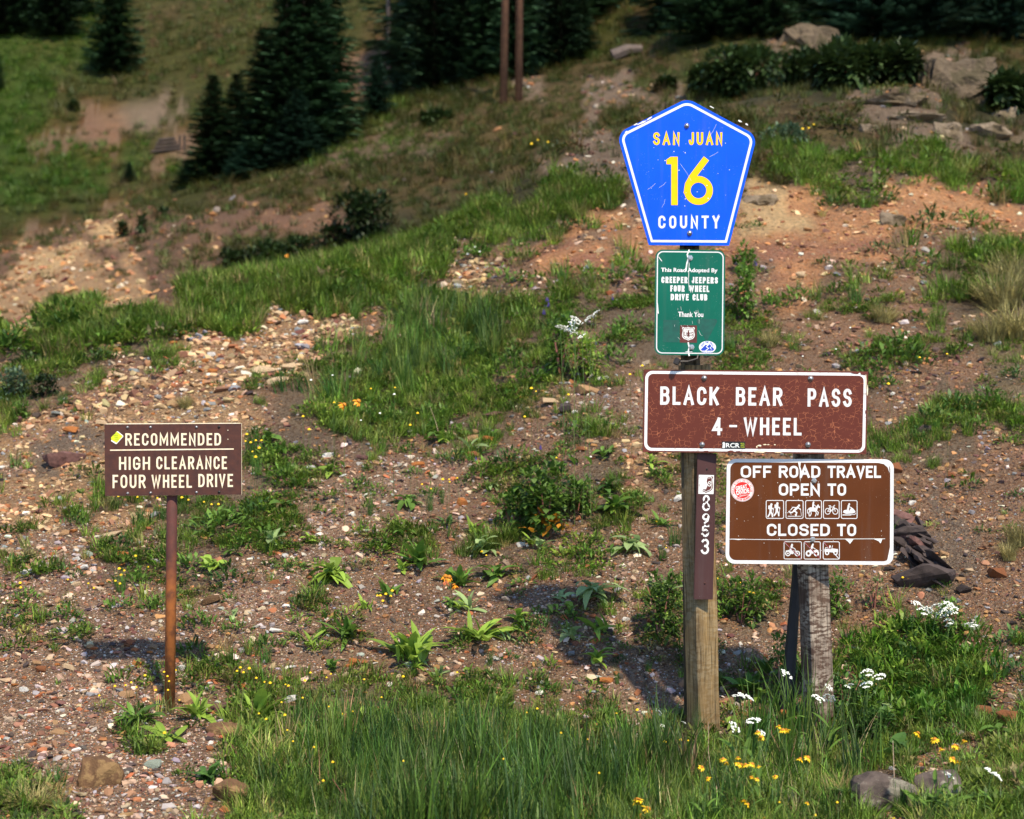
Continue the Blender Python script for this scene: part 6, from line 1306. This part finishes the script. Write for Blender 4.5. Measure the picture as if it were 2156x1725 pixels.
# purple spikes
SP = MB()
for k in range(26): a = k * 2.4; SP.tube([(.22 * math.cos(a), .22 * math.sin(a), k / 26), (.5 * math.cos(a) * (1 - k / 40), .5 * math.sin(a) * (1 - k / 40), k / 26 + .03)], [.09, .12], 5)
SPK = SP.data('flower_spike', M_fp)
for U, V, w_, h_, lab in [(1152, 628, 24, 30, 'purple lupine spike on orange soil mid slope'), (1145, 650, 16, 16, 'small purple lupine under the taller one'), (1550, 540, 18, 26, 'purple lupine spike right of the green sign, left one'), (1590, 545, 18, 22, 'purple lupine spike right of the green sign, right one'), (1002, 960, 12, 14, 'small purple flower by the dark green cushion'), (1138, 935, 12, 14, 'small purple flower on the grey gravel'), (1290, 622, 10, 12, 'faint purple flower left of the green sign'), (1255, 715, 12, 12, 'faint purple flower beside the white umbels')]:
    p, _ = on_ground(U, V + h_ / 2 + 14); m = 1 / ppm(p.y); root = empty('lupine', p); tag(root, lab, 'flower')
    mb = MB(); mb.tube([(0, 0, -.01), (0, 0, 20 * m)], .002, 4); mb.build('stem', L_stem, root); o = link(bpy.data.objects.new('flower_spike', SPK), root); o.location = (0, 0, 10 * m); o.scale = (w_ * m * .45, w_ * m * .45, h_ * m * .7)
# dry stalks
for U0, V0, U1, V1, c, lab in [(788, 1702, 835, 1760, 0, 'pale straw stalk leaning across the rush patch'), (700, 1640, 745, 1722, 1, 'reddish dry stalk in the left part of the rushes'), (725, 1660, 750, 1730, 1, 'second reddish stalk beside the leaning one'), (1492, 1520, 1499, 1640, 0, 'thin pale stalk in front of the square post'), (1508, 1640, 1512, 1700, 0, 'short white stalk low in the verge'),
      (1640, 1390, 1655, 1470, 0, 'pinkish stalk by the leaning stake'), (1620, 1490, 1650, 1590, 1, 'dark red stalk right of the square post'), (1690, 1560, 1700, 1650, 1, 'brown stalk under the peeling post'), (935, 1560, 990, 1556, 1, 'horizontal pink twig over the rushes'), (1765, 1560, 1850, 1610, 1, 'arching red twig over the lichen rock'), (1800, 1680, 1860, 1620, 1, 'brown twig lying against the lichen rock'),
      (905, 855, 925, 915, 0, 'dry stalk standing in the bright grass'), (505, 1590, 550, 1620, 1, 'pink runner stem by the dark rosette'), (485, 1565, 500, 1610, 1, 'short red stem by the dark rosette'), (395, 1480, 430, 1500, 1, 'pink arching stem at the pipe foot'), (300, 1500, 395, 1482, 1, 'long arching pink stem left of the pipe foot'), (335, 1545, 350, 1520, 0, 'pale bent stem in front of the pipe foot'), (145, 1415, 148, 1450, 1, 'red stem plant stalk on the left gravel'),
      (1290, 900, 1325, 870, 0, 'pale dry stick beside the pass sign'), (875, 1590, 905, 1600, 0, 'bent pale stem in the rushes'), (1880, 1560, 1883, 1700, 0, 'tall thin stalk in front of the lichen rock')]:
    g, _ = on_ground(U1, min(V1, 1715)); h0 = world_at(U0, V0, g.y - .02)
    if c == 0 or V1 > V0: pass
    root_p = g if h0.z > g.z - .02 else g
    mb = MB(); t = h0 - root_p; mb.tube(stem_curve(Vector((0, 0, -.01)), t, .012), [.0022, .002, .0018, .0016, .0012], 4); mb.poly
    if V1 > 1500 and U1 > 600:
        hp = dome_data(M_seed, .006, .006, 'seed_head', 6)
    o = mb.build('dry_stalk', L_red if c else M_straw); o.location = root_p; tag(o, lab, 'dry stalk')

# ------------------------------------------------------------------ spruces
M_need = leafmat('spruce_needles', (.028, .066, .030), .35, .12, .6); M_need2 = leafmat('blue_spruce_needles', (.038, .090, .060), .3, .12, .6); M_bark = simple('bark', (.07, .05, .04), (.04, .03, .025), 12, .9, .02)
def spruce_mb(seed, H=1.0, R=.2, levels=34, per=9, droop=.25):
    r = random.Random(seed); mb = MB()
    for li in range(levels):
        t = li / levels; z = H * (.02 + .96 * t); L0 = R * (1 - t) ** .85 * (1.0 if t > .06 else .8)
        for k in range(max(4, int(per * (1 - t * .5)))):
            a = r.uniform(0, 6.283); L = L0 * r.uniform(.4, 1.22) + .008; ns = max(2, int(L / .015)); ca, sa = math.cos(a), math.sin(a)
            tint = r.uniform(.6, 1.35)
            for j in range(ns):
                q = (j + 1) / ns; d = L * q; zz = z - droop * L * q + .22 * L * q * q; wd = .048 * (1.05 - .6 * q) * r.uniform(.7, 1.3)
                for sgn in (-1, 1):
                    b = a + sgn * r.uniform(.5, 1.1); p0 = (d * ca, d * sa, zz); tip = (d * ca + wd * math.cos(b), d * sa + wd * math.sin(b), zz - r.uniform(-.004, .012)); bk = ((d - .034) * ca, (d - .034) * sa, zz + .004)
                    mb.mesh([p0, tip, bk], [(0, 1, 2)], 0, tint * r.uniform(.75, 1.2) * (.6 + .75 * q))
                if j == ns - 1: mb.mesh([(d * ca - .008 * sa, d * sa + .008 * ca, zz), (d * ca + .008 * sa, d * sa - .008 * ca, zz), ((d + .02) * ca, (d + .02) * sa, zz + .006)], [(0, 1, 2)], 0, tint)
    return mb
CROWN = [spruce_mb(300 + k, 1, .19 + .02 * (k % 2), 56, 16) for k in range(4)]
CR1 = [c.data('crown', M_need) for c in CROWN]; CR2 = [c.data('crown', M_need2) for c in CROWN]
tk = MB(); tk.tube([(0, 0, -.03), (0, 0, .5), (0, 0, .98)], [.013, .008, .001], 7); TRUNK = tk.data('trunk', M_bark)
def spruce(p, H, wd, label, group=None, blue=False, v=None):
    root = empty('spruce_tree', p, (0, 0, random.uniform(0, 6.28))); tag(root, label, 'tree', group); v = random.randrange(4) if v is None else v
    k = wd / 2 / (.19 + .02 * (v % 2)); root.scale = (k, k, H)
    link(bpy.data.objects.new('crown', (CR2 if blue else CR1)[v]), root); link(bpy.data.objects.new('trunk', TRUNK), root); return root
def spruce_px(U, V, w_, h_, label, group=None, blue=False, v=None):
    w_ = w_ * 1.2
    p, _ = on_ground(U, V); m = 1 / ppm(p.y); return spruce(p - Vector((0, 0, .1)), h_ * m, w_ * m, label, group, blue, v)
for (U, V, w_, h_, lab, b) in [(240, 152, 118, 330, 'tall narrow spruce alone on the far meadow', 0), (118, 74, 110, 330, 'dark spruce second from the top left corner', 0), (62, 40, 110, 300, 'dark spruce between the corner tree and its neighbour', 0), (12, 72, 110, 300, 'dark spruce in the top left corner', 0), (165, 30, 90, 260, 'spruce tip behind the corner group', 0), (-12, 190, 46, 120, 'spruce cut by the left edge of the meadow', 0),
      (272, 380, 34, 46, 'tiny young spruce on the meadow path', 1), (448, 374, 128, 232, 'slim spruce at the left end of the big clump', 0), (498, 354, 124, 214, 'slim spruce second in the big clump', 0), (398, 388, 74, 60, 'bushy young spruce at the foot of the big clump', 1), (556, 350, 170, 310, 'tall spruce in the left half of the big clump', 0), (604, 338, 190, 420, 'taller spruce left of the tallest in the big clump', 0), (640, 322, 200, 520, 'tallest spruce in the middle of the big clump', 0),
      (694, 292, 150, 430, 'tall spruce at the right of the big clump', 0), (625, 342, 120, 170, 'bluish young spruce in front of the big clump', 1), (525, 372, 110, 100, 'small bushy spruce low in the big clump', 1), (793, 248, 84, 146, 'bluish young spruce standing alone between clump and forest', 1), (700, 282, 80, 60, 'low bushy spruce at the clump foot', 1),
      (915, 196, 120, 420, 'first tall forest spruce right of the lone young one', 0), (940, 186, 120, 260, 'forest spruce with bluish boughs', 1), (985, 178, 150, 460, 'tall dark forest spruce left of the pole', 0), (1030, 166, 120, 300, 'forest spruce touching the first pole', 0), (1122, 156, 50, 56, 'young bluish spruce right of the poles', 1), (1135, 145, 70, 90, 'small spruce under the forest right of the poles', 1),
      (1180, 135, 110, 380, 'dark forest spruce right of the poles', 0), (1225, 118, 70, 180, 'thin spruce at the open grassy gap', 0), (1085, 160, 110, 400, 'dark spruce behind the two poles', 0)]:
    spruce_px(U, V, w_, h_, lab, None, bool(b))
# spreading spruces over the right of the ridge
for (U, V, w_, h_, lab) in [(1505, 84, 180, 420, 'wide dark spruce over the ridge above the blue marker'), (1590, 76, 170, 400, 'wide spruce next to the one above the marker'), (1450, 66, 110, 380, 'spruce left of the wide ridge spruces'), (1655, 50, 130, 380, 'dark spruce left of the rock knoll'), (1835, 84, 210, 420, 'broad bluish spruce right of the rock knoll'), (1930, 78, 230, 460, 'broadest bluish spruce over the crumbling mound'), (2030, 76, 170, 440, 'bluish spruce right of the broadest'), (2105, 84, 150, 420, 'dark spruce near the top right corner'), (2170, 70, 120, 300, 'spruce cut by the top right edge')]:
    spruce_px(U, V, w_, h_, lab, None, U > 1700)
# the wood behind
rs = random.Random(5); k = 0
for i in range(90):
    x_ = rs.uniform(5.5, 44) ; y_ = rs.uniform(56, 92); uu = (x_ / y_ * FPX + 512) / PX
    x_ = x_ - 14; uu = (x_ / y_ * FPX + 512) / PX
    if uu < 880 or uu > 2300 or (1225 < uu < 1430 and y_ < 88): continue
    g = drop(x_, y_); H = rs.uniform(9, 14); spruce(g, H, H * rs.uniform(.34, .46), 'dark spruce deep in the wood behind the ridge', 'spruces of the wood behind the ridge', rs.random() < .3)

# poles, dead trunk, fallen log, crib wall
M_pole = simple('pole_wood', (.20, .095, .05), (.13, .06, .035), 9, .8); M_grey = simple('dead_wood', (.13, .10, .085), (.08, .06, .055), 8, .85)
def pole(U, V, Utop, H, r, mat, label, name='utility_pole', cat='pole'):
    p, _ = on_ground(U, V); p = drop(p.x * (p.y - 3.6) / p.y, p.y - 3.6); tp = world_at(Utop, 0, p.y) - p; d = tp / tp.z
    root = empty(name, p); tag(root, label, cat); mb = MB(); mb.tube([d * -.3, d * H * .5, d * H], [r, r * .9, r * .75], 10); mb.build('shaft', mat, root, smooth=True)
    if name == 'utility_pole':
        mb = MB(); t = d * (H - .5); mb.prism([(-.9, -.06), (.9, -.06), (.9, .06), (-.9, .06)], -.16, -.1); o = mb.build('crossarm', mat, root); o.location = t
        for dx in (-.8, -.3, .3, .8):
            mb = MB(); mb.tube([(dx, 0, 0), (dx, 0, .1), (dx, 0, .14)], [.04, .03, .015], 8); q = mb.build('insulator', M_grey, root); q.location = t + Vector((0, -.13, .06))
    return root
pole(1060, 160, 1064, 11, .085, M_pole, 'brown utility pole standing in front of the forest, left one'); pole(1092, 150, 1094, 11, .085, M_pole, 'brown utility pole behind the first, right one')
pole(820, 150, 818, 9, .10, M_grey, 'bare grey dead trunk above the young spruce', 'dead_tree_trunk', 'tree trunk')
p, _ = on_ground(1290, 128); q, _ = on_ground(1352, 112); mb = MB(); mb.tube([Vector((0, 0, .1)), (q - p) * .5 + Vector((0, 0, .16)), q - p + Vector((0, 0, .1))], [.16, .14, .09], 8); o = mb.build('fallen_log', M_grey); o.location = p; tag(o, 'pale fallen log lying on the grassy ridge', 'log')
p, _ = on_ground(352, 320); m = 1 / ppm(p.y); root = empty('crib_wall', p); tag(root, 'old timber crib wall set in the far bank', 'retaining wall')
for k in range(4):
    mb = MB(); L = (62 - 9 * k) * m; mb.tube([(-L / 2, 0, 0), (L / 2, 0, 0)], 3.6 * m, 7); o = mb.build('log', M_bark, root); o.location = (random.uniform(-2, 2) * m, -.12, (3 + 7.5 * k) * m); o.rotation_euler = (0, random.uniform(-.16, -.06), 0)
for dx in (28, 38):
    mb = MB(); mb.tube([(0, 0, -4 * m), (0, 0, 34 * m)], 3 * m, 6); o = mb.build('upright', M_bark, root); o.location = (dx * m, -.15, 0)
